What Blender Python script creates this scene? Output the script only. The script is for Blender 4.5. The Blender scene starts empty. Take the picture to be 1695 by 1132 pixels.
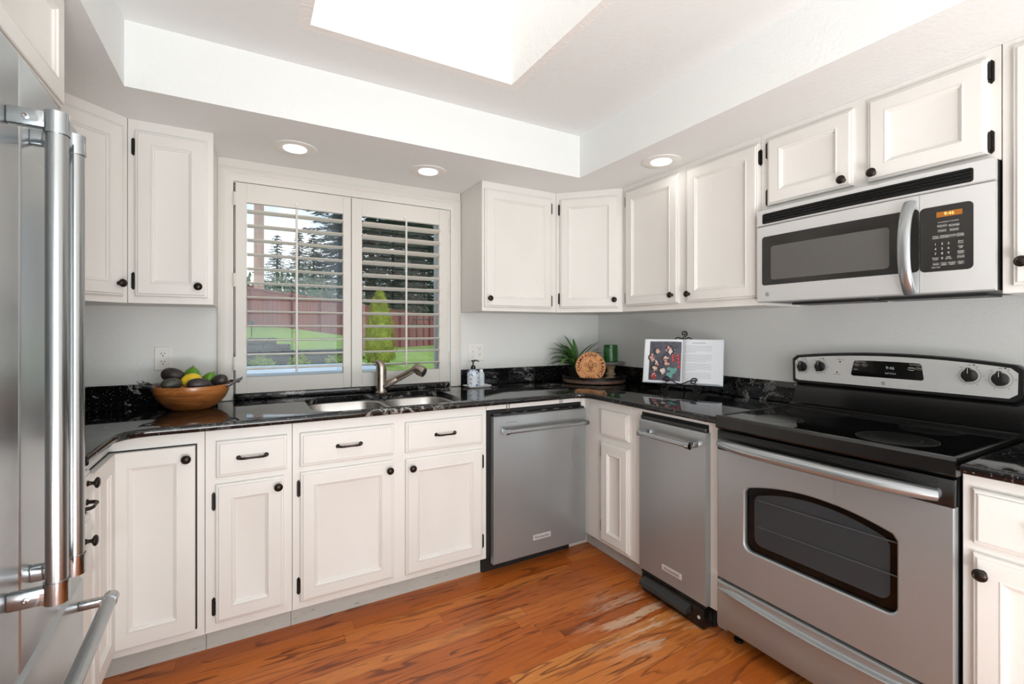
import bpy, bmesh, math, random
from mathutils import Matrix, Vector

S = bpy.context.scene
COL = S.collection
R = math.radians
PI = math.pi

# ------------------------------------------------------------------ camera
cd = bpy.data.cameras.new('camera')
cam = bpy.data.objects.new('camera', cd)
COL.objects.link(cam)
cam.location = (-2.303, -2.745, 1.269)
cam.rotation_euler = (R(90), 0, R(-29.5))
cd.sensor_width = 36.0
cd.lens = 36.0 * 769.7 / 1695.0
cd.shift_y = -20.0 / 1695.0
cd.clip_start = 0.02
S.camera = cam

# ------------------------------------------------------------------ colour management, sky, daylight
S.view_settings.view_transform = 'Standard'
S.view_settings.look = 'None'
S.view_settings.gamma = 1.0
S.view_settings.use_curve_mapping = False
S.view_settings.exposure = -0.14
S.cycles.max_bounces = 10
S.cycles.diffuse_bounces = 5
S.cycles.transparent_max_bounces = 12
S.cycles.sample_clamp_indirect = 6.0
S.cycles.caustics_reflective = False
S.cycles.caustics_refractive = False

SKY = 1.7
W = bpy.data.worlds.new('sky')
S.world = W
W.use_nodes = True
nt = W.node_tree
nt.nodes.clear()
wo = nt.nodes.new('ShaderNodeOutputWorld')
bg = nt.nodes.new('ShaderNodeBackground')
bg.inputs['Strength'].default_value = SKY
tc = nt.nodes.new('ShaderNodeTexCoord')
sp = nt.nodes.new('ShaderNodeSeparateXYZ')
rp = nt.nodes.new('ShaderNodeValToRGB')
rp.color_ramp.elements[0].position = 0.0
rp.color_ramp.elements[0].color = (0.80, 0.86, 0.90, 1)
rp.color_ramp.elements[1].position = 0.45
rp.color_ramp.elements[1].color = (0.36, 0.56, 0.80, 1)
nz = nt.nodes.new('ShaderNodeTexNoise')
nz.inputs['Scale'].default_value = 5.0
nz.inputs['Detail'].default_value = 5.0
cr = nt.nodes.new('ShaderNodeValToRGB')
cr.color_ramp.elements[0].position = 0.46
cr.color_ramp.elements[1].position = 0.66
mx = nt.nodes.new('ShaderNodeMixRGB')
mx.inputs[2].default_value = (0.92, 0.93, 0.94, 1)
L = nt.links.new
L(tc.outputs['Generated'], sp.inputs[0])
L(sp.outputs['Z'], rp.inputs[0])
L(tc.outputs['Generated'], nz.inputs['Vector'])
L(nz.outputs['Fac'], cr.inputs[0])
L(cr.outputs[0], mx.inputs[0])
L(rp.outputs[0], mx.inputs[1])
L(mx.outputs[0], bg.inputs[0])
L(bg.outputs[0], wo.inputs[0])


def area(name, loc, rot, sx, sy, power, color=(1, 1, 1)):
    l = bpy.data.lights.new(name, 'AREA')
    l.shape = 'RECTANGLE'
    l.size, l.size_y = sx, sy
    l.energy = power
    l.color = color
    o = bpy.data.objects.new(name, l)
    COL.objects.link(o)
    o.location = loc
    o.rotation_euler = rot
    return o


# daylight falling through the skylight; fill light added at unseen patio doors
area('skylight_daylight', (-1.69, -1.62, 3.02), (0, 0, 0), 0.78, 1.30, 6, (1.0, 0.99, 0.97))
area('rear_fill', (-1.85, -5.10, 1.12), (R(90), 0, 0), 2.5, 1.95, 62, (0.95, 0.99, 1.0))

# unseen fill lamp added behind the camera, aimed up to brighten the ceiling
area('ceiling_fill', (-1.95, -3.75, 0.22), (R(172), 0, 0), 1.0, 1.0, 82, (0.95, 0.99, 1.0))

# ------------------------------------------------------------------ mesh helpers


class MB:
    def __init__(self, M=None):
        self.bm = bmesh.new()
        self.M = M or Matrix.Identity(4)

    def v(self, p, M=None):
        p = Vector(p)
        if M is not None:
            p = M @ p
        return self.bm.verts.new(self.M @ p)

    def face(self, vs, mi=0):
        try:
            f = self.bm.faces.new(vs)
            f.material_index = mi
            return f
        except ValueError:
            return None

    def poly(self, pts, mi=0, M=None):
        return self.face([self.v(p, M) for p in pts], mi)

    def box(self, a0, a1, b0, b1, c0, c1, bev=0.0, seg=2, mi=0, M=None):
        t = bmesh.new()
        vs = [t.verts.new((x, y, z)) for x in (a0, a1) for y in (b0, b1) for z in (c0, c1)]
        for idx in ((0, 1, 3, 2), (4, 6, 7, 5), (0, 4, 5, 1), (2, 3, 7, 6), (0, 2, 6, 4), (1, 5, 7, 3)):
            t.faces.new([vs[i] for i in idx])
        if bev > 0:
            bmesh.ops.bevel(t, geom=t.edges[:], offset=bev, segments=seg, profile=0.5, affect='EDGES')
        self.merge(t, mi, M)
        return self

    def merge(self, t, mi=0, M=None):
        t.verts.index_update()
        m = {}
        for v in t.verts:
            m[v.index] = self.v(v.co, M)
        for f in t.faces:
            self.face([m[v.index] for v in f.verts], mi)
        t.free()

    def rings(self, rings, closed=True, cap0=True, cap1=True, mi=0, M=None):
        rr = [[self.v(p, M) for p in r] for r in rings]
        n = len(rr[0])
        for i in range(len(rr) - 1):
            for k in range(n if closed else n - 1):
                k2 = (k + 1) % n
                self.face([rr[i][k], rr[i][k2], rr[i + 1][k2], rr[i + 1][k]], mi)
        if cap0:
            self.face(rr[0][::-1], mi)
        if cap1:
            self.face(rr[-1], mi)
        return rr

    def lathe(self, prof, M=None, seg=24, mi=0, cap0=True, cap1=True):
        """profile of (radius, height) round the local z axis"""
        rs = [[(r * math.cos(2 * PI * k / seg), r * math.sin(2 * PI * k / seg), h) for k in range(seg)] for r, h in prof]
        self.rings(rs, True, cap0, cap1, mi, M)
        return self

    def tube(self, path, rad, seg=10, mi=0, M=None, closed=False, flat=1.0):
        P = [Vector(p) for p in path]
        n = len(P)
        if not isinstance(rad, (list, tuple)):
            rad = [rad] * n
        T = []
        for i in range(n):
            a = P[i - 1] if (i > 0 or closed) else P[i]
            b = P[(i + 1) % n] if (i < n - 1 or closed) else P[i]
            T.append((b - a).normalized())
        up = Vector((0, 0, 1)) if abs(T[0].z) < 0.9 else Vector((1, 0, 0))
        N = (up - T[0] * up.dot(T[0])).normalized()
        rs = []
        for i in range(n):
            if i:
                N = (N - T[i] * N.dot(T[i]))
                N = N.normalized() if N.length > 1e-6 else Vector((1, 0, 0))
            B = T[i].cross(N)
            rs.append([P[i] + (N * math.cos(2 * PI * k / seg) + B * math.sin(2 * PI * k / seg) * flat) * rad[i] for k in range(seg)])
        if closed:
            rs.append(rs[0])
            self.rings(rs, True, False, False, mi, M)
        else:
            self.rings(rs, True, True, True, mi, M)
        return self

    def cyl(self, p0, p1, r0, r1=None, seg=20, mi=0, M=None):
        return self.tube([p0, p1], [r0, r0 if r1 is None else r1], seg, mi, M)

    def prism(self, pts, c0, c1, mi=0, M=None):
        """2D outline (a, b) extruded along the third axis"""
        self.rings([[(a, b, c0) for a, b in pts], [(a, b, c1) for a, b in pts]], True, True, True, mi, M)
        return self

    def loops(self, a0, a1, u0, u1, prof, mi=0, M=None):
        """nested rectangles (inset, depth): a routed door or drawer front"""
        rs = []
        for i, d in prof:
            rs.append([(a0 + i, u0 + i, d), (a1 - i, u0 + i, d), (a1 - i, u1 - i, d), (a0 + i, u1 - i, d)])
        self.rings(rs, True, True, True, mi, M)
        return self

    def sphere(self, c, rx, ry=None, rz=None, seg=20, rings=12, mi=0, M=None):
        ry = rx if ry is None else ry
        rz = rx if rz is None else rz
        prof = []
        for i in range(rings + 1):
            a = -PI / 2 + PI * i / rings
            prof.append((max(math.cos(a), 1e-4), math.sin(a)))
        rs = [[(c[0] + rx * r * math.cos(2 * PI * k / seg), c[1] + ry * r * math.sin(2 * PI * k / seg), c[2] + rz * h) for k in range(seg)] for r, h in prof]
        self.rings(rs, True, True, True, mi, M)
        return self


def build(name, mb, mats, parent=None, angle=32, flat=False, recalc=True):
    bm = mb.bm
    if recalc:
        bmesh.ops.remove_doubles(bm, verts=bm.verts[:], dist=1e-6)
        bmesh.ops.recalc_face_normals(bm, faces=bm.faces[:])
    root = parent
    while root is not None and root.parent is not None:
        root = root.parent
    if root is not None:
        inv = Matrix.LocRotScale(root.location, root.rotation_euler, None).inverted()
        bm.transform(inv)
    me = bpy.data.meshes.new(name)
    bm.to_mesh(me)
    bm.free()
    if not isinstance(mats, (list, tuple)):
        mats = [mats]
    for m in mats:
        me.materials.append(m)
    if not flat:
        me.shade_smooth()
        me.set_sharp_from_angle(angle=R(angle))
    o = bpy.data.objects.new(name, me)
    COL.objects.link(o)
    if parent is not None:
        o.parent = parent
    return o


def thing(name, label, cat, loc=(0, 0, 0), rz=0.0, group=None):
    o = bpy.data.objects.new(name, None)
    o.empty_display_size = 0.05
    COL.objects.link(o)
    o.location = loc
    o.rotation_euler = (0, 0, rz)
    o['label'] = label
    o['category'] = cat
    if group:
        o['group'] = group
    return o


def tag(o, label, cat, group=None, kind=None):
    o['label'] = label
    o['category'] = cat
    if group:
        o['group'] = group
    if kind:
        o['kind'] = kind
    return o


def struct(name, mb, mats, parent=None, **k):
    o = build(name, mb, mats, parent, **k)
    if parent is None:
        o['kind'] = 'structure'
    return o


def rebase(o, loc):
    """give a single-mesh thing its origin at its base"""
    o.data.transform(Matrix.Translation(-Vector(loc)))
    o.location = loc
    return o


def frame(origin, a, u=(0, 0, 1)):
    """local (a to the right, u up, d towards the viewer)"""
    a = Vector(a).normalized()
    u = Vector(u).normalized()
    d = a.cross(u)
    M = Matrix((a, u, d)).transposed().to_4x4()
    M.translation = Vector(origin)
    return M


def arc(cx, cy, r, a0, a1, n):
    return [(cx + r * math.cos(R(a0 + (a1 - a0) * i / n)), cy + r * math.sin(R(a0 + (a1 - a0) * i / n))) for i in range(n + 1)]


def rrect(a0, a1, b0, b1, r, n=6):
    return arc(a1 - r, b1 - r, r, 0, 90, n) + arc(a0 + r, b1 - r, r, 90, 180, n) + arc(a0 + r, b0 + r, r, 180, 270, n) + arc(a1 - r, b0 + r, r, 270, 360, n)


def letters(mb, text, size, M, depth=0.0003, align='CENTER', mi=0, sx=1.0, bold=0.0):
    cu = bpy.data.curves.new('t', 'FONT')
    cu.body = text
    cu.size = size
    cu.align_x = align
    cu.align_y = 'CENTER'
    cu.extrude = depth
    cu.offset = bold
    cu.resolution_u = 3
    ob = bpy.data.objects.new('t', cu)
    COL.objects.link(ob)
    me = bpy.data.meshes.new_from_object(ob)
    bpy.data.objects.remove(ob)
    bpy.data.curves.remove(cu)
    t = bmesh.new()
    t.from_mesh(me)
    bpy.data.meshes.remove(me)
    if sx != 1.0:
        bmesh.ops.scale(t, vec=(sx, 1, 1), verts=t.verts[:])
    mb.merge(t, mi, M)


# ------------------------------------------------------------------ materials


def srgb(r, g, b):
    f = lambda c: (c / 255.0) / 12.92 if c / 255.0 <= 0.04045 else ((c / 255.0 + 0.055) / 1.055) ** 2.4
    return (f(r), f(g), f(b), 1.0)


class NT:
    def __init__(self, m):
        self.t = m.node_tree
        self.p = self.t.nodes['Principled BSDF']

    def n(self, kind, **kw):
        x = self.t.nodes.new('ShaderNode' + kind)
        for k, v in kw.items():
            if k.startswith('i_'):
                x.inputs[k[2:].replace('_', ' ')].default_value = v
            else:
                setattr(x, k, v)
        return x

    def l(self, a, b):
        self.t.links.new(a, b)

    def coord(self, scale=(1, 1, 1), world=False, rot=(0, 0, 0), loc=(0, 0, 0)):
        m = self.n('Mapping')
        m.inputs['Scale'].default_value = scale
        m.inputs['Rotation'].default_value = rot
        m.inputs['Location'].default_value = loc
        if world:
            self.l(self.n('NewGeometry').outputs['Position'], m.inputs[0])
        else:
            self.l(self.n('TexCoord').outputs['Object'], m.inputs[0])
        return m.outputs[0]

    def noise(self, vec, scale, detail=3, rough=0.5, dist=0.0):
        x = self.n('TexNoise')
        x.inputs['Scale'].default_value = scale
        x.inputs['Detail'].default_value = detail
        x.inputs['Roughness'].default_value = rough
        x.inputs['Distortion'].default_value = dist
        self.l(vec, x.inputs['Vector'])
        return x.outputs['Fac']

    def ramp(self, fac, stops, const=False):
        x = self.n('ValToRGB')
        e = x.color_ramp.elements
        while len(e) < len(stops):
            e.new(0.5)
        for k, (p, c) in enumerate(stops):
            e[k].position = p
            e[k].color = c if len(c) == 4 else (*c, 1)
        if const:
            x.color_ramp.interpolation = 'CONSTANT'
        self.l(fac, x.inputs[0])
        return x.outputs[0]

    def math(self, op, a, b=None, clamp=False):
        x = self.n('Math', operation=op)
        x.use_clamp = clamp
        for i, q in enumerate((a, b)):
            if q is None:
                continue
            if isinstance(q, (int, float)):
                x.inputs[i].default_value = q
            else:
                self.l(q, x.inputs[i])
        return x.outputs[0]

    def mix(self, fac, a, b, mode='MIX'):
        x = self.n('MixRGB', blend_type=mode)
        for i, q in enumerate((fac, a, b)):
            if isinstance(q, (int, float)):
                x.inputs[i].default_value = q
            elif isinstance(q, tuple):
                x.inputs[i].default_value = q
            else:
                self.l(q, x.inputs[i])
        return x.outputs[0]

    def bump(self, h, strength, dist=0.002):
        x = self.n('Bump')
        x.inputs['Strength'].default_value = strength
        x.inputs['Distance'].default_value = dist
        self.l(h, x.inputs['Height'])
        self.l(x.outputs[0], self.p.inputs['Normal'])


def mat(name, col, rough=0.5, metal=0.0, spec=0.5, emit=None, es=0.0, coat=0.0, var=0.0, vs=(8, 8, 8), bump=0.0, bs=300.0, bd=0.001):
    m = bpy.data.materials.new(name)
    m.use_nodes = True
    q = NT(m)
    p = q.p
    c = col if len(col) == 4 else (*col, 1)
    p.inputs['Base Color'].default_value = c
    p.inputs['Roughness'].default_value = rough
    p.inputs['Metallic'].default_value = metal
    p.inputs['Specular IOR Level'].default_value = spec
    p.inputs['Coat Weight'].default_value = coat
    p.inputs['Coat Roughness'].default_value = 0.08
    if emit:
        p.inputs['Emission Color'].default_value = (*emit[:3], 1)
        p.inputs['Emission Strength'].default_value = es
    if var > 0:
        f = q.noise(q.coord(vs), 1.0, 4)
        lo = tuple(x * (1 - var) for x in c[:3]) + (1,)
        hi = tuple(min(1, x * (1 + var)) for x in c[:3]) + (1,)
        q.l(q.ramp(f, [(0.3, lo), (0.7, hi)]), p.inputs['Base Color'])
    if bump > 0:
        q.bump(q.noise(q.coord((1, 1, 1), world=True), bs, 3), bump, bd)
    return m


def steel(name, col, rough, stretch, bump=0.02, metal=1.0):
    """brushed metal: fine streaks along one axis"""
    m = mat(name, col, rough, metal)
    q = NT(m)
    v = q.coord(stretch, world=True)
    f = q.noise(v, 1.0, 3, 0.6)
    b = q.noise(q.coord((1.7, 1.7, 0.5), world=True), 2.2, 2)
    r = q.math('ADD', q.math('MULTIPLY', f, 0.10), q.math('MULTIPLY', b, 0.10))
    q.l(q.math('ADD', r, rough - 0.10), q.p.inputs['Roughness'])
    # sheet metal is never quite flat: long shallow ripples down the panel
    q.bump(q.noise(q.coord((4.5, 4.5, 0.35), world=True), 1.0, 0), 0.35, 0.006)
    return m


CAB = mat('white_cabinet_paint', srgb(227, 225, 220), 0.42, spec=0.4)
q = NT(CAB)
q.bump(q.noise(q.coord((60, 60, 9), world=True), 6.0, 3), 0.10, 0.0006)
f = q.noise(q.coord((2, 2, 1), world=True), 3.0, 4)
q.l(q.ramp(f, [(0.3, srgb(225, 223, 218)), (0.7, srgb(229, 227, 223))]), q.p.inputs['Base Color'])
TRIMW = mat('white_window_paint', srgb(217, 214, 208), 0.45, spec=0.4, bump=0.05, bs=60)
TOE = mat('grey_painted_board', srgb(190, 190, 184), 0.5)
q = NT(TOE)
f = q.noise(q.coord((1.0, 1.0, 6), world=True), 14.0, 6, 0.7)
q.l(q.ramp(f, [(0.30, srgb(120, 118, 112)), (0.37, srgb(186, 186, 180)), (0.8, srgb(196, 196, 191))]), q.p.inputs['Base Color'])
WALL = mat('textured_grey_wall_paint', srgb(224, 225, 223), 0.75, spec=0.25, bump=0.35, bs=95, bd=0.003)
CEIL = mat('textured_white_ceiling_paint', srgb(234, 237, 236), 0.85, spec=0.2, bump=0.40, bs=80, bd=0.003)
SHAFT = mat('rough_white_shaft_plaster', srgb(240, 239, 236), 0.9, spec=0.2, bump=0.7, bs=60, bd=0.005)
BLACK = mat('oil_rubbed_black_metal', srgb(34, 31, 30), 0.33, 0.55, var=0.3, vs=(40, 40, 40))
BRONZE = mat('dark_bronze_knob', srgb(46, 38, 34), 0.28, 0.7)
GAP = mat('black_shadow_gap_liner', srgb(14, 14, 14), 0.6)
STEEL = steel('brushed_stainless_steel', srgb(158, 162, 163), 0.30, (9, 9, 0.5), 0.0, metal=0.56)
STEELH = steel('brushed_stainless_lit', srgb(226, 227, 227), 0.34, (14, 14, 900), metal=0.6)  # lighter copy of the steel, brightness of lit fronts put into the colour
FRIDGE = steel('brushed_fridge_steel', srgb(182, 186, 188), 0.30, (2, 2, 40), 0.012, metal=0.86)
BAR = mat('satin_steel_bar', srgb(170, 174, 176), 0.26, 0.82)
FBAR = mat('satin_fridge_bar', srgb(168, 171, 172), 0.22, 1.0)
CHROME = mat('polished_chrome', srgb(176, 180, 183), 0.10, 1.0)
SINKM = steel('satin_sink_steel', srgb(205, 204, 202), 0.30, (60, 60, 60), 0.01)
NICKEL = mat('brushed_nickel', srgb(172, 160, 148), 0.26, 1.0)
BGLASS = mat('black_glass', srgb(9, 9, 10), 0.04, spec=0.5)
BPLAS = mat('black_enamel', srgb(16, 16, 16), 0.22)
DGREY = mat('dark_grey_plastic', srgb(42, 42, 42), 0.4)
SCREENG = mat('grey_microwave_screen', srgb(92, 91, 89), 0.30, spec=0.4, var=0.05, vs=(200, 200, 200))
INK = mat('white_key_print', srgb(205, 203, 196), 0.5)
DINK = mat('dark_grey_print', srgb(60, 60, 60), 0.5)
PLATEM = mat('light_steel_nameplate', srgb(214, 215, 214), 0.35, 0.4)
WHITEP = mat('white_plastic', srgb(232, 230, 226), 0.3)
SLOT = mat('dark_slot', srgb(38, 34, 30), 0.5)
LENS = mat('lit_lamp_lens', (1, 1, 1), 0.5, emit=(1.0, 0.97, 0.93), es=1.7)
AMBER = mat('amber_display', srgb(120, 72, 18), 0.4, emit=srgb(176, 106, 26), es=0.55)
AMBERT = mat('glowing_digits', srgb(240, 200, 120), 0.4, emit=srgb(255, 214, 120), es=0.9)
DIMT = mat('dim_display_digits', srgb(150, 160, 160), 0.4, emit=srgb(150, 160, 160), es=0.25)

# black granite with white veins and flecks
GRAN = mat('black_veined_granite', srgb(14, 14, 15), 0.055, spec=0.55)
q = NT(GRAN)
v = q.coord((1, 1, 1), world=True)
dist = q.noise(v, 3.0, 4, 0.6)
va = q.n('MixRGB', blend_type='ADD')
va.inputs[0].default_value = 0.35
q.l(v, va.inputs[1])
nc = q.n('TexNoise')
nc.inputs['Scale'].default_value = 4.0
nc.inputs['Detail'].default_value = 5
q.l(v, nc.inputs['Vector'])
q.l(nc.outputs['Color'], va.inputs[2])
st = q.n('Mapping')
st.inputs['Scale'].default_value = (1.5, 6.5, 3.0)
st.inputs['Rotation'].default_value = (0, 0, R(14))
q.l(va.outputs[0], st.inputs[0])
n1 = q.noise(st.outputs[0], 1.3, 6, 0.62)
vein = q.math('ABSOLUTE', q.math('SUBTRACT', n1, 0.5))
vein = q.ramp(vein, [(0.0, (1, 1, 1)), (0.010, (0.45, 0.45, 0.45)), (0.024, (0, 0, 0))])
gate = q.ramp(q.noise(v, 2.6, 3), [(0.50, (0, 0, 0)), (0.66, (1, 1, 1))])
vein = q.mix(1.0, vein, gate, 'MULTIPLY')
fl = q.noise(v, 120.0, 3, 0.6)
fl = q.ramp(fl, [(0.60, (0, 0, 0)), (0.72, (0.40, 0.40, 0.40))])
bl = q.noise(st.outputs[0], 6.0, 6, 0.7)
bl = q.mix(1.0, q.ramp(bl, [(0.63, (0, 0, 0)), (0.69, (1, 1, 1))]), q.ramp(q.noise(v, 4.5, 2), [(0.50, (0, 0, 0)), (0.62, (1, 1, 1))]), 'MULTIPLY')
tot = q.mix(1.0, q.mix(1.0, vein, fl, 'ADD'), bl, 'ADD')
q.l(q.mix(tot, srgb(15, 15, 16), srgb(176, 175, 171)), q.p.inputs['Base Color'])

# oak strip floor: planks run along x
FLOOR = mat('orange_oak_strip_floor', srgb(176, 100, 50), 0.30, spec=0.45)
q = NT(FLOOR)
v = q.coord((1, 1, 1), world=True)
sep = q.n('SeparateXYZ')
q.l(v, sep.inputs[0])
PW = 0.070
row = q.math('FLOOR', q.math('DIVIDE', sep.outputs['Y'], PW))
wn = q.n('TexWhiteNoise', noise_dimensions='1D')
q.l(row, wn.inputs['W'])
xo = q.math('ADD', sep.outputs['X'], q.math('MULTIPLY', wn.outputs['Value'], 3.0))
colm = q.math('FLOOR', q.math('DIVIDE', xo, 1.15))
cmb = q.n('CombineXYZ')
q.l(row, cmb.inputs[0])
q.l(colm, cmb.inputs[1])
wn2 = q.n('TexWhiteNoise', noise_dimensions='3D')
q.l(cmb.outputs[0], wn2.inputs['Vector'])
rnd = wn2.outputs['Value']
sep2 = q.n('SeparateXYZ')
q.l(wn2.outputs['Color'], sep2.inputs[0])
gx = q.math('ADD', q.math('MULTIPLY', sep.outputs['X'], 1.05), q.math('MULTIPLY', sep2.outputs['X'], 40.0))
gy = q.math('ADD', q.math('MULTIPLY', sep.outputs['Y'], 10.0), q.math('MULTIPLY', sep2.outputs['Y'], 40.0))
gc = q.n('CombineXYZ')
q.l(gx, gc.inputs[0])
q.l(gy, gc.inputs[1])
g1 = q.noise(gc.outputs[0], 0.9, 3, 0.55, 0.35)
rg = q.math('FRACT', q.math('MULTIPLY', g1, 9.0))
ring = q.ramp(rg, [(0.0, (1, 1, 1)), (0.13, (0.85, 0.85, 0.85)), (0.27, (0, 0, 0)), (0.95, (0.05, 0.05, 0.05)), (1.0, (1, 1, 1))])
fcv = q.coord((9, 330, 1), world=True)
fib = q.noise(fcv, 1.0, 4, 0.7)
pore = q.ramp(fib, [(0.44, (1, 1, 1)), (0.60, (0, 0, 0))])
cov = q.ramp(q.noise(gc.outputs[0], 0.5, 2), [(0.40, (0, 0, 0)), (0.58, (1, 1, 1))])
dark = q.math('MULTIPLY', q.mix(1.0, ring, q.mix(0.35, (1, 1, 1, 1), pore), 'MULTIPLY'), 0.92, True)
dark = q.mix(1.0, dark, q.mix(0.85, (1, 1, 1, 1), cov), 'MULTIPLY')
base = q.ramp(rnd, [(0.0, srgb(180, 94, 34)), (0.4, srgb(193, 104, 40)), (0.8, srgb(206, 118, 50)), (1.0, srgb(220, 142, 72))])
base = q.mix(q.ramp(fib, [(0.3, (0.55, 0.55, 0.55)), (0.6, (0, 0, 0))]), base, srgb(146, 68, 24))
blot = q.noise(v, 3.0, 4, 0.6)
base = q.mix(q.ramp(blot, [(0.50, (0, 0, 0)), (0.75, (0.35, 0.35, 0.35))]), base, srgb(146, 80, 44))
colr = q.mix(dark, base, srgb(92, 40, 20))
# plank seams
fy = q.math('FRACT', q.math('DIVIDE', sep.outputs['Y'], PW))
sy = q.math('MINIMUM', fy, q.math('SUBTRACT', 1.0, fy))
fx = q.math('FRACT', q.math('DIVIDE', xo, 1.15))
sx = q.math('MULTIPLY', q.math('MINIMUM', fx, q.math('SUBTRACT', 1.0, fx)), 1.15 / PW)
seam = q.ramp(q.math('MINIMUM', sy, sx), [(0.0, (0.55, 0.55, 0.55)), (0.014, (0.22, 0.22, 0.22)), (0.028, (0, 0, 0))])
colr = q.mix(seam, colr, srgb(86, 40, 20))
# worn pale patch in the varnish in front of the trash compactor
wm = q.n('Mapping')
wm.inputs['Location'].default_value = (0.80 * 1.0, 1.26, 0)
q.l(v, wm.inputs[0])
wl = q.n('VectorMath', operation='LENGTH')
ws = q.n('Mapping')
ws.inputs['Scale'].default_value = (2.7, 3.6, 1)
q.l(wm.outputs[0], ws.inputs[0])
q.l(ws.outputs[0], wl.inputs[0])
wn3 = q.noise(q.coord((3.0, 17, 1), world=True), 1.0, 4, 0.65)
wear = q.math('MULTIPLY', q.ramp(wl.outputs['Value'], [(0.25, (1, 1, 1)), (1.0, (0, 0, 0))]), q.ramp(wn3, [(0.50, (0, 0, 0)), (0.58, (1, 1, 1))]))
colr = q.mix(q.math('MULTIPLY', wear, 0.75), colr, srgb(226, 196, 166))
q.l(colr, q.p.inputs['Base Color'])
q.l(q.math('ADD', 0.27, q.math('MULTIPLY', wn3, 0.16)), q.p.inputs['Roughness'])
q.bump(q.math('SUBTRACT', 1.0, seam), 0.25, 0.001)


def glassy(name, tint=(1, 1, 1, 1), refl=0.5, rough=0.0, haze=0.0, hz=0.0):
    """thin window glass: mostly clear, a Fresnel reflection and an optional whitish veil for reflected haze"""
    m = bpy.data.materials.new(name)
    m.use_nodes = True
    t = m.node_tree
    t.nodes.clear()
    o = t.nodes.new('ShaderNodeOutputMaterial')
    tr = t.nodes.new('ShaderNodeBsdfTransparent')
    tr.inputs[0].default_value = tint
    gl = t.nodes.new('ShaderNodeBsdfGlossy')
    gl.inputs['Roughness'].default_value = rough
    fr = t.nodes.new('ShaderNodeFresnel')
    fr.inputs[0].default_value = 1.45
    mu = t.nodes.new('ShaderNodeMath')
    mu.operation = 'MULTIPLY'
    mu.inputs[1].default_value = refl
    mi = t.nodes.new('ShaderNodeMixShader')
    t.links.new(fr.outputs[0], mu.inputs[0])
    t.links.new(mu.outputs[0], mi.inputs[0])
    t.links.new(tr.outputs[0], mi.inputs[1])
    t.links.new(gl.outputs[0], mi.inputs[2])
    last = mi
    if haze > 0:
        df = t.nodes.new('ShaderNodeBsdfTranslucent')
        df.inputs[0].default_value = (0.9, 0.93, 0.96, 1)
        m2 = t.nodes.new('ShaderNodeMixShader')
        n = t.nodes.new('ShaderNodeTexNoise')
        n.inputs['Scale'].default_value = 3.0
        n.inputs['Detail'].default_value = 5
        mp = t.nodes.new('ShaderNodeMapping')
        mp.inputs['Scale'].default_value = (2.2, 1, 0.8)
        g = t.nodes.new('ShaderNodeNewGeometry')
        t.links.new(g.outputs['Position'], mp.inputs[0])
        t.links.new(mp.outputs[0], n.inputs['Vector'])
        rr = t.nodes.new('ShaderNodeValToRGB')
        rr.color_ramp.elements[0].position = 0.40
        rr.color_ramp.elements[0].color = (0.02, 0.02, 0.02, 1)
        rr.color_ramp.elements[1].position = 0.70
        rr.color_ramp.elements[1].color = (haze, haze, haze, 1)
        t.links.new(n.outputs['Fac'], rr.inputs[0])
        t.links.new(rr.outputs[0], m2.inputs[0])
        t.links.new(mi.outputs[0], m2.inputs[1])
        t.links.new(df.outputs[0], m2.inputs[2])
        last = m2
    t.links.new(last.outputs[0], o.inputs[0])
    return m


PANE = glassy('window_glass', (0.97, 0.98, 0.98, 1), 0.6)
ACRYL = glassy('dimming_skylight_acrylic', (0.55, 0.54, 0.52, 1), 0.5)  # tint added to dim the sky light entering the shaft
PANEH = glassy('reflection_haze_glass', (0.97, 0.98, 0.98, 1), 0.6, haze=0.13)  # whitish veil mixed into this pane to imitate reflected haze
OVENG = glassy('dark_oven_glass', (0.72, 0.75, 0.77, 1), 0.3)

# ------------------------------------------------------------------ room shell
XL, XR, YB, YR = -3.345, 0.0, 0.0, -5.2
ZS, ZT, ZK = 2.134, 2.37, 3.05
WX0, WX1, WZ0, WZ1 = -2.372, -1.211, 0.93, 2.018
TX0, TX1, TY0, TY1 = -2.688, -0.665, -4.55, -0.632
KX0, KX1, KY0, KY1 = -2.11, -1.275, -2.30, -0.927

b = MB()
b.box(XL - 0.15, XR + 0.15, YR - 0.15, YB + 0.15, -0.06, 0.0)
struct('floor', b, FLOOR)

b = MB()
b.box(XL - 0.15, WX0, YB, YB + 0.15, 0, 3.1)
b.box(WX1, XR + 0.15, YB, YB + 0.15, 0, 3.1)
b.box(WX0, WX1, YB, YB + 0.15, 0, WZ0)
b.box(WX0, WX1, YB, YB + 0.15, WZ1, 3.1)
struct('wall_back', b, WALL)
b = MB()
b.box(XR, XR + 0.15, YR - 0.15, YB, 0, 3.1)
struct('wall_right', b, WALL)
b = MB()
b.box(XL - 0.15, XL, YR - 0.15, YB, 0, 3.1)
struct('wall_left', b, WALL)
DX0, DX1, DZ = -3.15, -0.55, 2.06
b = MB()
b.box(XL, DX0, YR - 0.15, YR, 0, 3.1)
b.box(DX1, XR, YR - 0.15, YR, 0, 3.1)
b.box(DX0, DX1, YR - 0.15, YR, DZ, 3.1)
struct('wall_rear', b, WALL)
# unseen patio doors, added to let light in from behind the camera
b = MB()
for x0, x1 in ((DX0, DX0 + 0.06), (DX1 - 0.06, DX1), (-1.88, -1.82)):
    b.box(x0, x1, YR - 0.11, YR - 0.03, 0, DZ)
b.box(DX0, DX1, YR - 0.11, YR - 0.03, 0, 0.07)
b.box(DX0, DX1, YR - 0.11, YR - 0.03, DZ - 0.07, DZ)
d1 = struct('door_1', b, TRIMW)
b = MB()
b.box(DX0 + 0.06, DX1 - 0.06, YR - 0.073, YR - 0.067, 0.07, DZ - 0.07)
build('pane', b, PANE, d1)

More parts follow.
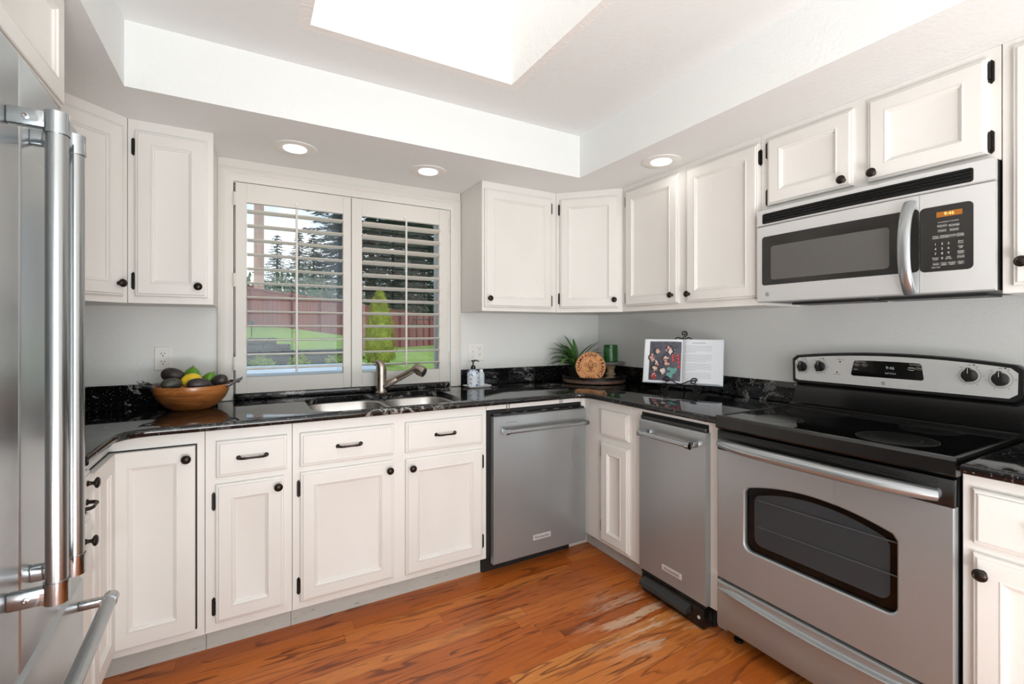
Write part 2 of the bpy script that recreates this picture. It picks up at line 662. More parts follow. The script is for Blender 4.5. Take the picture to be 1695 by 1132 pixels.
# soffit with a tray, tray ceiling with a skylight shaft
b = MB()


def slab_with_hole(b, X0, X1, Y0, Y1, hx0, hx1, hy0, hy1, z0, z1):
    b.box(X0, hx0, Y0, Y1, z0, z1)
    b.box(hx1, X1, Y0, Y1, z0, z1)
    b.box(hx0, hx1, Y0, hy0, z0, z1)
    b.box(hx0, hx1, hy1, Y1, z0, z1)


slab_with_hole(b, XL, XR, YR, YB, TX0, TX1, TY0, TY1, ZS, ZT)
slab_with_hole(b, XL, XR, YR, YB, KX0 - 0.04, KX1 + 0.04, KY0 - 0.04, KY1 + 0.04, ZT, ZT + 0.1)
struct('ceiling', b, CEIL, flat=True)
b = MB()
t = 0.04
b.box(KX0 - t, KX0, KY0 - t, KY1 + t, ZT, ZK)
b.box(KX1, KX1 + t, KY0 - t, KY1 + t, ZT, ZK)
b.box(KX0, KX1, KY0 - t, KY0, ZT, ZK)
b.box(KX0, KX1, KY1, KY1 + t, ZT, ZK)
o = struct('ceiling_skylight_shaft', b, SHAFT, flat=True)
b = MB()
b.box(KX0 - t, KX1 + t, KY0 - t, KY1 + t, ZK + 0.03, ZK + 0.036)
w2 = struct('window_2', b, ACRYL)
b = MB()
b.box(KX0 - t, KX0, KY0 - t, KY1 + t, ZK, ZK + 0.06)
b.box(KX1, KX1 + t, KY0 - t, KY1 + t, ZK, ZK + 0.06)
b.box(KX0, KX1, KY0 - t, KY0, ZK, ZK + 0.06)
b.box(KX0, KX1, KY1, KY1 + t, ZK, ZK + 0.06)
build('window_frame', b, TRIMW, w2)

# window: casing, sash and glass
FB = frame((0, 0, 0), (1, 0, 0))      # back wall, d towards the room (-y)
b = MB(FB)
for prof_side in (0,):
    # casing with a stepped moulding, mitred loop open at the bottom
    prof = [(0.0, 0.0), (0.0, 0.020), (0.010, 0.024), (0.022, 0.024), (0.030, 0.019), (0.046, 0.019), (0.055, 0.014), (0.066, 0.012), (0.066, -0.02)]
    ox0, ox1, oz1 = -2.438, -1.134, 2.088
    rs = []
    for i, d in prof:
        rs.append([(ox0 + i, 0.916, d), (ox0 + i, oz1 - i, d), (ox1 - i, oz1 - i, d), (ox1 - i, 0.916, d)])
    b.rings(rs, False, False, False)
b.box(ox0, ox1, 2.088, ZS - 0.001, 0.0, 0.012)
struct('trim_1', b, TRIMW)
b = MB()
fy0, fy1 = 0.055, 0.125
b.box(WX0, WX0 + 0.05, fy0, fy1, WZ0, WZ1)
b.box(WX1 - 0.05, WX1, fy0, fy1, WZ0, WZ1)
b.box(WX0 + 0.05, WX1 - 0.05, fy0, fy1, WZ0, WZ0 + 0.06)
b.box(WX0 + 0.05, WX1 - 0.05, fy0, fy1, WZ1 - 0.06, WZ1)
b.box(-1.825, -1.765, fy0, fy1, WZ0 + 0.06, WZ1 - 0.06)
w1 = struct('window_1', b, TRIMW)
b = MB()
b.box(WX0 + 0.05, -1.825, 0.088, 0.092, WZ0 + 0.06, WZ1 - 0.06)
build('pane', b, PANEH, w1)
b = MB()
b.box(-1.765, WX1 - 0.05, 0.088, 0.092, WZ0 + 0.06, WZ1 - 0.06)
build('pane', b, PANE, w1)

# ------------------------------------------------------------------ cabinet kit
DOOR = [(0.0, 0.0), (0.0, 0.011), (0.003, 0.014), (0.008, 0.0145), (0.009, 0.018), (0.012, 0.020), (0.052, 0.020), (0.054, 0.0215), (0.057, 0.0215), (0.059, 0.0175), (0.064, 0.015), (0.066, 0.011), (0.072, 0.0085)]
DRAWER = [(0.0, 0.0), (0.0, 0.010), (0.004, 0.0135), (0.010, 0.014), (0.011, 0.018), (0.014, 0.0195)]
FLATDOOR = [(0.0, 0.0), (0.0, 0.019), (0.001, 0.020), (0.052, 0.020), (0.054, 0.0215), (0.057, 0.0215), (0.059, 0.0175), (0.064, 0.015), (0.066, 0.011), (0.072, 0.0085)]
KNOB = [(0.0085, 0.0), (0.0085, 0.002), (0.006, 0.004), (0.0050, 0.010), (0.0058, 0.014), (0.0105, 0.0165), (0.0150, 0.0195), (0.0162, 0.0225), (0.0150, 0.0255), (0.0110, 0.0278), (0.0100, 0.0272), (0.0060, 0.0290), (0.0015, 0.0296)]


def knob(parent, F, a, u, d=0.020):
    b = MB(F)
    b.lathe(KNOB, Matrix.Translation((a, u, d)), 24)
    return build('knob', b, BRONZE, parent, angle=50)


def hinge(parent, F, a, u, side, h=0.058, d=0.0):
    """self-closing face hinge: leaf on the stile, barrel at the door edge, pointed finials. side = which way the leaf lies"""
    b = MB(F)
    w = 0.013
    a0 = a
    a1 = a + side * w
    lo, hi = min(a0, a1), max(a0, a1)
    mid = (lo + hi) / 2
    b.prism([(lo, u - h / 2), (mid, u - h / 2 - 0.008), (hi, u - h / 2), (hi, u + h / 2), (mid, u + h / 2 + 0.008), (lo, u + h / 2)], d, d + 0.003)
    ab = a + side * 0.002
    b.cyl((ab, u - h * 0.42, d + 0.007), (ab, u + h * 0.42, d + 0.007), 0.0052, seg=12)
    b.sphere((ab, u - h * 0.42 - 0.003, d + 0.007), 0.004, seg=10, rings=6)
    b.sphere((ab, u + h * 0.42 + 0.003, d + 0.007), 0.004, seg=10, rings=6)
    b.sphere((mid + side * 0.002, u + h * 0.25, d + 0.004), 0.0028, 0.0028, 0.0015, 8, 4)
    b.sphere((mid + side * 0.002, u - h * 0.25, d + 0.004), 0.0028, 0.0028, 0.0015, 8, 4)
    return build('hinge', b, BLACK, parent)


def pull(parent, F, a, u, w=0.096, d=0.0195):
    b = MB(F)
    h = w / 2
    pts = []
    for i in range(17):
        s = -1 + 2 * i / 16
        rise = 0.024 * (1 - abs(s) ** 6) ** 0.5 if abs(s) < 1 else 0.0
        pts.append((a + s * h, u, d + 0.003 + rise))
    rad = [0.0042 + 0.0016 * abs(-1 + 2 * i / 16) ** 3 + (0.0008 if i in (4, 12) else 0) for i in range(17)]
    b.tube(pts, rad, 10)
    for s in (-1, 1):
        b.lathe([(0.009, 0), (0.009, 0.002), (0.006, 0.005)], Matrix.Translation((a + s * h, u, d)), 14)
    return build('pull', b, BRONZE, parent, angle=60)


def door(parent, F, a0, a1, u0, u1, kn=None, hs=None, prof=DOOR, d=0.0, label=None):
    b = MB(F @ Matrix.Translation((0, 0, d)))
    b.loops(a0, a1, u0, u1, prof)
    o = build('door', b, CAB, parent, angle=25)
    if label:
        o['label'] = label
    if kn:
        knob(o, F, kn[0], kn[1], d + 0.020)
    if hs:
        for u in hs[1:]:
            hinge(o, F, a0 if hs[0] < 0 else a1, u, hs[0], d=d)
    return o


def drawer(parent, F, a0, a1, u0, u1, pl=None, kn=None, d=0.0):
    b = MB(F @ Matrix.Translation((0, 0, d)))
    b.loops(a0, a1, u0, u1, DRAWER)
    o = build('drawer', b, CAB, parent, angle=25)
    if pl:
        pull(o, F, pl[0], pl[1])
    if kn:
        knob(o, F, kn[0], kn[1])
    return o


def carcass(parent, F, a0, a1, u0, u1, depth, e=0.0008):
    b = MB(F)
    b.box(a0 + e, a1 - e, u0, u1, -depth, 0.0, 0.0012, 1)
    return build('carcass', b, CAB, parent)


def toe_board(parent, F, a0, a1, depth, e=0.0008):
    b = MB(F)
    b.box(a0 + e, a1 - e, 0.0, 0.1, -depth, -0.07)
    return build('toe_kick', b, TOE, parent)


BF = frame((0, -0.61, 0), (1, 0, 0))          # base run under the window
RF = frame((-0.61, 0, 0), (0, -1, 0))         # base run on the right wall, a = -y
LF = frame((-2.735, 0, 0), (0, 1, 0))         # base run on the left wall, a = y
ZB = 0.883                                    # underside of the worktop
UB, UT = 1.379, 2.1335

# --- base cabinets under the window
t = thing('corner_base_cabinet', 'white corner base cabinet with folding door under the wooden fruit bowl', 'cabinet', (-2.735, -0.61, 0))
b = MB()
b.prism([(XL + 0.003, -0.003), (XL + 0.003, -0.884), (-2.735, -0.884), (-2.735, -0.61), (-2.4508, -0.61), (-2.4508, -0.003)], 0.1, ZB)
build('carcass', b, CAB, t)
b = MB()
b.prism([(XL + 0.003, -0.003), (XL + 0.003, -0.884), (-2.805, -0.884), (-2.805, -0.54), (-2.4508, -0.54), (-2.4508, -0.003)], 0.0, 0.1)
build('toe_kick', b, TOE, t)
b = MB(BF)
b.box(-2.735, -2.4745, 0.130, 0.8365, -0.004, 0.0006)
b.M = LF
b.box(-0.884, -0.61, 0.130, 0.8365, -0.004, 0.0006)
build('reveal', b, GAP, t)['label'] = 'black gap round the folding door'
door(t, BF, -2.733, -2.480, 0.136, 0.832, (-2.506, 0.788), prof=FLATDOOR, d=0.002)
door(t, LF, -0.880, -0.632, 0.136, 0.832, prof=FLATDOOR, d=0.002)

t = thing('base_cabinet', 'narrow white base cabinet left of the sink with one drawer and one door', 'cabinet', (-2.30, -0.61, 0), group='white base cabinets')
carcass(t, BF, -2.450, -2.146, 0.1, ZB, 0.605)
toe_board(t, BF, -2.450, -2.146, 0.605)
drawer(t, BF, -2.413, -2.166, 0.697, 0.838, (-2.290, 0.768))
door(t, BF, -2.415, -2.178, 0.138, 0.671, (-2.199, 0.634), (-1, 0.605, 0.198))

t = thing('sink_base_cabinet', 'wide white base cabinet below the sink with two drawers above two doors', 'cabinet', (-1.70, -0.61, 0), group='white base cabinets')
b = MB(BF)
b.box(-2.1452, -1.2472, 0.1, 0.66, -0.605, 0.0, 0.0012, 1)
b.box(-2.1452, -1.2472, 0.66, ZB, -0.010, 0.0, 0.0012, 1)
b.box(-2.1452, -2.127, 0.66, ZB, -0.605, -0.010)
b.box(-1.2652, -1.2472, 0.66, ZB, -0.605, -0.010)
build('carcass', b, CAB, t)
toe_board(t, BF, -2.146, -1.2464, 0.605)
drawer(t, BF, -2.117, -1.724, 0.697, 0.838, (-1.921, 0.768))
drawer(t, BF, -1.670, -1.274, 0.697, 0.838, (-1.475, 0.768))
door(t, BF, -2.116, -1.725, 0.132, 0.673, (-1.747, 0.632), (-1, 0.605, 0.198))
door(t, BF, -1.669, -1.274, 0.128, 0.667, (-1.641, 0.626), (1, 0.600, 0.195))

# --- corner filler on the right
t = thing('corner_filler_post', 'narrow white filler strip between dishwasher and the right-hand cabinets', 'filler strip', (-0.62, -0.615, 0))
b = MB()
b.prism([(-0.637, -0.61), (-0.61, -0.61), (-0.61, -0.6395), (-0.3, -0.6395), (-0.3, -0.3), (-0.6095, -0.3), (-0.6095, -0.59), (-0.637, -0.59)], 0.1, ZB)
build('post', b, CAB, t)
b = MB()
b.prism([(-0.68, -0.54), (-0.54, -0.54), (-0.54, -0.6395), (-0.3, -0.6395), (-0.3, -0.3), (-0.6, -0.3), (-0.6, -0.52), (-0.68, -0.52)], 0.0, 0.1)
build('toe_kick', b, TOE, t)

# --- base run on the right
t = thing('base_cabinet', 'slim white base cabinet between the dishwasher corner and the trash compactor', 'cabinet', (-0.61, -0.85, 0), group='white base cabinets')
carcass(t, RF, 0.640, 0.986, 0.1, ZB, 0.605)
toe_board(t, RF, 0.640, 1.056, 0.605)
drawer(t, RF, 0.762, 0.975, 0.694, 0.834)
door(t, RF, 0.763, 0.979, 0.120, 0.658, None, (-1, 0.60, 0.195))
b = MB(RF)
b.box(0.9865, 1.0552, 0.1, ZB, -0.605, 0.0, 0.001, 1)
build('stile', b, CAB, t)

t = thing('filler_strip', 'thin white filler strip between the trash compactor and the range', 'filler strip', (-0.61, -1.465, 0))
b = MB(RF)
b.box(1.4435, 1.4855, 0.10, ZB, -0.605, 0.0, 0.001, 1)
build('panel', b, CAB, t)
b = MB(RF)
b.box(1.4435, 1.4855, 0.0, 0.0995, -0.605, -0.06)
build('toe_kick', b, TOE, t)

t = thing('base_cabinet', 'white base cabinet on the near side of the range, cut by the photo edge', 'cabinet', (-0.61, -2.60, 0), group='white base cabinets')
carcass(t, RF, 2.268 - 0.022, 2.95, 0.1, ZB, 0.605)
toe_board(t, RF, 2.246, 2.95, 0.605)
drawer(t, RF, 2.270, 2.590, 0.700, 0.846, (2.43, 0.773))
door(t, RF, 2.270, 2.590, 0.130, 0.676, (2.292, 0.631), (1, 0.605, 0.198))
drawer(t, RF, 2.630, 2.930, 0.700, 0.846, (2.78, 0.773))
door(t, RF, 2.630, 2.930, 0.130, 0.676, (2.66, 0.631), (1, 0.605, 0.198))

# --- base run on the left, mostly behind the refrigerator
t = thing('drawer_base_cabinet', 'slim white base cabinet with dark knobs squeezed in beside the refrigerator', 'cabinet', (-2.735, -0.95, 0), group='white base cabinets')
carcass(t, LF, -1.022, -0.885, 0.1, ZB, 0.605)
toe_board(t, LF, -1.022, -0.885, 0.605)
drawer(t, LF, -1.018, -0.892, 0.735, 0.850, None, (-0.945, 0.818))
o = drawer(t, LF, -1.018, -0.892, 0.135, 0.715, None, (-0.965, 0.655))
pull(o, LF, -0.985, 0.765, 0.07)

# --- wall cabinets
UF = frame((0, -0.32, 0), (1, 0, 0))
URF = frame((-0.32, 0, 0), (0, -1, 0))
s2 = math.sqrt(0.5)


def corner_upper(name, label, P, A, B, F, length, kn, hs, d0, d1):
    t = thing(name, label, 'cabinet', (A[0], A[1], UB), group='white wall cabinets')
    b = MB()
    b.prism(P, UB, UT)
    build('carcass', b, CAB, t)
    door(t, F, d0, d1, 1.405, 2.090, kn, hs)
    return t


DL = frame((-3.025, -0.61, 0), (1, 1, 0))
corner_upper('corner_wall_cabinet', 'white angled corner wall cabinet just behind the refrigerator top', [(XL + .003, -.003), (XL + .003, -.6095), (-3.025, -.61), (-2.7355, -.32), (-2.7355, -.003)], (-2.88, -.46), None, DL, .41, (0.365, 1.455), (-1, 2.02, 1.47), 0.022, 0.388)
DR = frame((-0.61, -0.32, 0), (1, -1, 0))
corner_upper('corner_wall_cabinet', 'white angled corner wall cabinet above the potted plant', [(-.003, -.003), (-.003, -.6095), (-.3205, -.6095), (-.6095, -.3205), (-.6095, -.003)], (-.46, -.46), None, DR, .41, (0.362, 1.452), (-1, 2.025, 1.465), 0.026, 0.386)

t = thing('wall_cabinet', 'white single-door wall cabinet left of the window, above the wall outlet', 'cabinet', (-2.58, -0.16, UB), group='white wall cabinets')
carcass(t, UF, -2.7345, -2.438, UB, UT, 0.317)
door(t, UF, -2.709, -2.460, 1.408, 2.088, (-2.492, 1.454), (-1, 2.02, 1.47))

t = thing('wall_cabinet', 'white single-door wall cabinet right of the window, above the soap tray', 'cabinet', (-0.87, -0.16, UB), group='white wall cabinets')
carcass(t, UF, -1.131, -0.6105, UB, UT, 0.317)
door(t, UF, -1.118, -0.654, 1.403, 2.090, (-1.094, 1.452), (1, 2.03, 1.45))

t = thing('wall_cabinet', 'white two-door wall cabinet above the open cookbook', 'cabinet', (-0.16, -1.05, UB), group='white wall cabinets')
carcass(t, URF, 0.6105, 1.4895, UB, UT, 0.317)
door(t, URF, 0.646, 1.043, 1.410, 2.098, (1.008, 1.455), (-1, 2.04, 1.46))
door(t, URF, 1.094, 1.484, 1.412, 2.098, (1.117, 1.453), (1, 2.035, 1.455))

t = thing('wall_cabinet', 'short white two-door wall cabinet directly above the microwave', 'cabinet', (-0.16, -1.87, 1.786), group='white wall cabinets')
carcass(t, URF, 1.490, 2.2495, 1.786, UT, 0.317)
door(t, URF, 1.526, 1.858, 1.810, 2.100, (1.829, 1.836), (-1, 2.055, 1.850))
door(t, URF, 1.905, 2.222, 1.808, 2.104, (1.927, 1.834), (1, 2.06, 1.845))

t = thing('wall_cabinet', 'white wall cabinet right of the microwave, cut by the photo edge', 'cabinet', (-0.16, -2.6, UB), group='white wall cabinets')
carcass(t, URF, 2.2505, 2.95, UB, UT, 0.317)
door(t, URF, 2.276, 2.590, 1.400, 2.110, (2.300, 1.468), (1, 2.045, 1.46))
door(t, URF, 2.625, 2.930, 1.400, 2.110, (2.900, 1.468), (-1, 2.045, 1.46))

t = thing('wall_cabinet', 'white deep wall cabinet above the refrigerator', 'cabinet', (-3.04, -1.6, 1.823), group='white wall cabinets')
carcass(t, LF, -2.05, -1.116, 1.823, UT, 0.605)
door(t, LF, -1.575, -1.130, 1.838, 2.122, (-1.52, 2.045))
hinge(t, LF, -1.1305, 2.098, 1)
door(t, LF, -2.035, -1.590, 1.838, 2.122, (-1.645, 2.045))

# ------------------------------------------------------------------ worktop, splash, sink
t = thing('granite_worktop', 'polished black veined granite worktop running under the window to the range', 'worktop', (-1.7, -0.3, 0.883))


def slab(name, outline, holes, z0, z1, rnd, m, parent):
    """flat slab with holes; round is the eased radius of the outer edge"""
    bm = bmesh.new()

    def ring(pts, z):
        return [bm.verts.new((x, y, z)) for x, y in pts]

    def offs(pts, d):
        n = len(pts)
        out = []
        for i in range(n):
            p0, p1, p2 = Vector(pts[i - 1]), Vector(pts[i]), Vector(pts[(i + 1) % n])
            e1 = (p1 - p0).normalized()
            e2 = (p2 - p1).normalized()
            n1 = Vector((-e1.y, e1.x))
            n2 = Vector((-e2.y, e2.x))
            bis = n1 + n2
            bis = bis / max(bis.length_squared, 1e-9) * 2.0
            out.append(tuple(p1 + bis * d))
        return out
    steps = 4
    top = None
    prev = None
    for i in range(steps + 1):
        a = PI / 2 * i / steps
        o_ = rnd * (1 - math.cos(a))
        z = z1 - rnd + rnd * math.sin(a)
        r = ring(offs(outline, o_), z)
        if prev:
            for k in range(len(r)):
                k2 = (k + 1) % len(r)
                bm.faces.new([prev[k], prev[k2], r[k2], r[k]])
        if i == 0:
            low = r
        prev = r
    top = prev
    bot = []
    prevb = low
    for i in range(1, steps + 1):
        a = PI / 2 * i / steps
        r = ring(offs(outline, rnd * (1 - math.cos(a))), z0 + rnd - rnd * math.sin(a))
        for k in range(len(r)):
            k2 = (k + 1) % len(r)
            bm.faces.new([r[k], r[k2], prevb[k2], prevb[k]])
        prevb = r
    edges = [bm.edges.get((top[k], top[(k + 1) % len(top)])) for k in range(len(top))]
    eb = [bm.edges.get((prevb[k], prevb[(k + 1) % len(prevb)])) for k in range(len(prevb))]
    for h in holes:
        a = ring(h, z1)
        c = ring(h, z0)
        for k in range(len(a)):
            k2 = (k + 1) % len(a)
            bm.faces.new([a[k], a[k2], c[k2], c[k]])
        edges += [bm.edges.get((a[k], a[(k + 1) % len(a)])) for k in range(len(a))]
        eb += [bm.edges.get((c[k], c[(k + 1) % len(c)])) for k in range(len(c))]
    bmesh.ops.triangle_fill(bm, use_beauty=True, use_dissolve=False, edges=edges)
    bmesh.ops.triangle_fill(bm, use_beauty=True, use_dissolve=False, edges=eb)
    mb = MB()
    mb.bm.free()
    mb.bm = bm
    return build(name, mb, m, parent)


sink_hole = rrect(-2.062, -1.338, -0.600, -0.125, 0.11, 8)
outl = [(XL + .002, -.002), (XL + .002, -1.022), (-2.694, -1.022), (-2.694, -0.735), (-2.688, -0.705), (-2.672, -0.678), (-2.645, -0.658), (-2.61, -0.650), (-0.735, -0.650), (-0.70, -0.655), (-0.672, -0.672), (-0.655, -0.70), (-0.650, -0.735), (-0.650, -1.5035), (-.002, -1.5035), (-.002, -.002)]
slab('slab', outl, [sink_hole], 0.884, 0.914, 0.012, GRAN, t)
for bb in ((XL + .002, -2.4395, -.024, -.002), (-1.1325, -.0245, -.024, -.002), (-.024, -.002, -1.488, -.002), (XL + .002, XL + .024, -1.022, -.0245)):
    b = MB()
    b.box(*bb, 0.9142, 1.016, 0.002, 1)
    build('backsplash', b, GRAN, t)
b = MB()
b.box(-2.371, -1.212, -0.030, 0.05, 0.9142, 0.944, 0.004, 2)
build('window_ledge', b, GRAN, t)

t = thing('granite_worktop', 'short black granite worktop on the near side of the range', 'worktop', (-0.3, -2.6, 0.883))
slab('slab', [(-.650, -2.2525), (-.650, -2.98), (-.002, -2.98), (-.002, -2.2525)], [], 0.884, 0.914, 0.012, GRAN, t)
b = MB()
b.box(-.024, -.002, -2.98, -2.2525, 0.9142, 1.016, 0.002, 1)
build('backsplash', b, GRAN, t)

t = thing('double_sink', 'undermount stainless double-bowl sink below the window', 'sink', (-1.70, -0.36, 0.68))
for x0, x1, y0, y1, dz in ((-2.055, -1.695, -0.592, -0.132, 0.20), (-1.660, -1.345, -0.565, -0.155, 0.17)):
    b = MB()
    rs = []
    for ins, z, rr in ((-0.012, 0.8832, 0.115), (0.0, 0.8832, 0.105), (0.004, 0.878, 0.10), (0.010, 0.80, 0.095), (0.018, 0.883 - dz + 0.03, 0.09), (0.028, 0.883 - dz + 0.010, 0.08), (0.05, 0.883 - dz, 0.06)):
        rs.append([(x, y, z) for x, y in rrect(x0 + ins, x1 - ins, y0 + ins, y1 - ins, max(rr, 0.02), 8)])
    b.rings(rs, True, False, True)
    build('bowl', b, SINKM, t, angle=60, recalc=True)
    b = MB()
    b.lathe([(0.042, 0.0), (0.042, 0.002), (0.034, 0.003), (0.030, 0.001), (0.012, 0.001), (0.010, 0.008), (0.001, 0.009)], Matrix.Translation(((x0 + x1) / 2, (y0 + y1) / 2, 0.883 - dz + 0.0005)), 24)
    build('drain', b, CHROME, t, angle=50)
b = MB()
b.box(-1.697, -1.658, -0.56, -0.16, 0.868, 0.8815, 0.006, 2)
build('divider', b, SINKM, t)

# faucet
t = thing('kitchen_faucet', 'brushed nickel pull-out faucet standing behind the sink', 'faucet', (-1.650, -0.087, 0.914))
fx, fyy = -1.650, -0.087
b = MB()
b.lathe([(0.034, 0.9143), (0.034, 0.918), (0.031, 0.921), (0.0295, 0.926), (0.0295, 1.010), (0.0285, 1.011), (0.0285, 1.014), (0.0295, 1.015), (0.0290, 1.045)], Matrix.Translation((fx, fyy, 0)), 28)
body = build('body', b, NICKEL, t, angle=40)
b = MB()
pts = [(fx, fyy, 1.0455), (fx - 0.001, fyy, 1.058), (fx - 0.004, fyy, 1.068), (fx - 0.011, fyy + .002, 1.078), (fx - 0.020, fyy + .004, 1.087), (fx - 0.032, fyy + .007, 1.0955), (fx - 0.036, fyy + .008, 1.098)]
b.tube(pts, [0.0285, 0.0280, 0.0265, 0.0225, 0.0165, 0.0085, 0.004], 22)
build('lever', b, NICKEL, t, angle=60)
b = MB()
p0, p1 = Vector((fx + .008, fyy - .012, 0.948)), Vector((-1.487, -0.205, 1.052))
dv = (p1 - p0)
b.tube([p0, p0 + dv * .42, p0 + dv * .43, p0 + dv * .44, p0 + dv * .47, p0 + dv * .9], [0.0185, 0.0175, 0.0160, 0.0160, 0.0178, 0.0168], 20)
build('spout', b, NICKEL, t, angle=40)
b = MB()
c = p0 + dv * 1.0
hd = Vector((0.62, -0.60, -0.35)).normalized()
b.tube([p0 + dv * .885, p0 + dv * .95, c + Vector((0, 0, .002)), c + hd * .018, c + hd * .040, c + hd * .055, c + hd * .058], [0.0165, 0.020, 0.0265, 0.0295, 0.0295, 0.0280, 0.023], 22)
build('spray_head', b, NICKEL, t, angle=50)
b = MB()
b.cyl(c + hd * .0575, c + hd * .0600, 0.019, seg=18)
build('spray_face', b, DGREY, t)

# ------------------------------------------------------------------ shutters


LOUV = mat('daylit_louver_paint', srgb(240, 236, 226), 0.4)  # shutter paint lightened to stand in for daylight on the louvers


def shutter(label, x0, x1, ox0, ox1, tilt, rod_x, hx):
    t = thing('plantation_shutter', label, 'shutter', ((x0 + x1) / 2, -0.01, 0.9445), group='window shutters')
    z0, z1, oz0, oz1 = 0.946, 2.014, 1.028, 1.918
    b = MB()
    y0, y1 = -0.022, 0.006
    b.box(x0, ox0, y0, y1, z0, z1, 0.002, 1)
    b.box(ox1, x1, y0, y1, z0, z1, 0.002, 1)
    b.box(ox0, ox1, y0 + .001, y1 - .001, z0, oz0, 0.001, 1)
    b.box(ox0, ox1, y0 + .001, y1 - .001, oz1, z1, 0.001, 1)
    build('shutter_frame', b, TRIMW, t)
    ca, sa = math.cos(R(tilt)), math.sin(R(tilt))
    for k in range(12):
        zc = 1.875 - k * 0.0732
        rs = []
        ring = []
        for i in range(16):
            a = 2 * PI * i / 16
            py, pz = 0.044 * math.cos(a), 0.0052 * math.sin(a) * (1.0 if abs(math.cos(a)) < 0.95 else 0.9)
            # room side is -y: tilt lifts or drops it
            ring.append((py * ca - pz * sa, -py * sa + pz * ca))
        b = MB()
        b.rings([[(ox0 + .002, -0.008 + p, zc + z) for p, z in ring], [(ox1 - .002, -0.008 + p, zc + z) for p, z in ring]])
        build('louver', b, LOUV, t, angle=50)
    b = MB()
    ry = -0.008 - 0.044 * ca - 0.006
    dz = 0.044 * sa
    b.box(rod_x - .0055, rod_x + .0055, ry - .005, ry + .005, 1.045 + dz, 1.905 + dz, 0.003, 2)
    build('tilt_rod', b, TRIMW, t)
    for z in (1.03, 1.20, 1.50, 1.80):
        pass
    for z in (1.10, 1.52, 1.93):
        b = MB()
        b.box(hx - .006, hx + .006, -0.026, -0.0225, z - .034, z + .034, 0.001, 1)
        b.cyl((hx, -0.027, z - .034), (hx, -0.027, z + .034), 0.003, seg=10)
        build('hinge', b, TRIMW, t)
    b = MB()
    b.lathe([(0.007, 0), (0.007, 0.006), (0.004, 0.008)], frame((rod_x, y0, 1.938), (1, 0, 0)), 14)
    build('magnet_catch', b, WHITEP, t)
    return t


shutter('white shutter on the left half of the window, with level louvers', -2.362, -1.8025, -2.313, -1.845, 0.5, -2.084, -2.366)
shutter('white shutter behind the faucet on the other half of the window, with tilted louvers', -1.7995, -1.218, -1.742, -1.279, 7.0, -1.497, -1.214)

# ------------------------------------------------------------------ lamps
for i, (x, y, lab) in enumerate(((-2.112, -0.31, 'round recessed downlight above the left end of the window'), (-1.453, -0.315, 'round recessed downlight above the faucet end of the window'), (-0.462, -1.045, 'round recessed downlight above the two-door wall cabinet'))):
    t = thing('recessed_downlight', lab, 'ceiling light', (x, y, ZS), group='recessed downlights')
    b = MB()
    b.lathe([(0.098, 0.0), (0.098, -0.004), (0.094, -0.006), (0.060, -0.004), (0.052, -0.003)], Matrix.Translation((x, y, ZS)), 40)
    build('trim_ring', b, WHITEP, t, angle=40)
    b = MB()
    b.lathe([(0.052, -0.0035), (0.050, -0.0075), (0.03, -0.010), (0.001, -0.011)], Matrix.Translation((x, y, ZS)), 32)
    build('lens', b, LENS, t, angle=60)
    l = bpy.data.lights.new('downlight_lamp', 'AREA')
    l.shape = 'DISK'
    l.size = 0.10
    l.energy = 0.25
    l.color = (1.0, 0.95, 0.88)
    lo = bpy.data.objects.new('downlight_lamp', l)
    COL.objects.link(lo)
    lo.parent = t
    lo.location = (0, 0, -0.013)

# ------------------------------------------------------------------ outlets


def receptacle(b, cx, cz, mi_face, mi_slot):
    b.prism([(cx + 0.0165 * math.cos(2 * PI * k / 20), cz + max(-0.013, min(0.013, 0.0165 * math.sin(2 * PI * k / 20)))) for k in range(20)], 0.006, 0.0075, mi_face)


def outlet(label, x0, x1, z0, z1, cells):
    t = thing('wall_outlet', label, 'outlet', ((x0 + x1) / 2, -0.001, z0), group='wall outlets')
    b = MB(FB)
    b.loops(x0, x1, z0, z1, [(0, 0.0005), (0, 0.003), (0.003, 0.006)])
    build('cover_plate', b, WHITEP, t)
    zc = (z0 + z1) / 2
    for kind, cx in cells:
        if kind == 'socket':
            for dz in (0.0195, -0.0195):
                b = MB(FB)
                receptacle(b, cx, zc + dz, 0, 0)
                o = build('socket', b, WHITEP, t)
                b = MB(FB)
                b.box(cx - 0.0075, cx - 0.0050, zc + dz + 0.000, zc + dz + 0.009, 0.0074, 0.0078)
                b.box(cx + 0.0050, cx + 0.0075, zc + dz + 0.001, zc + dz + 0.008, 0.0074, 0.0078)
                b.lathe([(0.0028, 0.0), (0.0028, 0.0004)], Matrix.Translation((cx, zc + dz - 0.0065, 0.0074)), 12)
                build('slot', b, SLOT, o)
        else:
            b = MB(FB)
            b.box(cx - 0.005, cx + 0.005, zc - 0.012, zc + 0.012, 0.006, 0.0075)
            b.prism([(0.0075, zc - 0.004), (0.0165, zc + 0.006), (0.0165, zc + 0.010), (0.0075, zc + 0.005)], cx - 0.0035, cx + 0.0035, 0, Matrix(((0, 0, 1, 0), (0, 1, 0, 0), (1, 0, 0, 0), (0, 0, 0, 1))))
            build('toggle', b, WHITEP, t)
            for s in (-0.030, 0.030):
                b = MB(FB)
                b.lathe([(0.003, 0), (0.002, 0.001)], Matrix.Translation((cx, zc + s, 0.006)), 10)
                build('screw', b, TOE, t)


outlet('single white wall outlet above the fruit bowl', -2.692, -2.625, 1.077, 1.190, [('socket', -2.6585)])
outlet('double white plate with switch and outlet above the soap bottle', -1.079, -0.961, 1.068, 1.186, [('toggle', -1.044), ('socket', -0.996)])
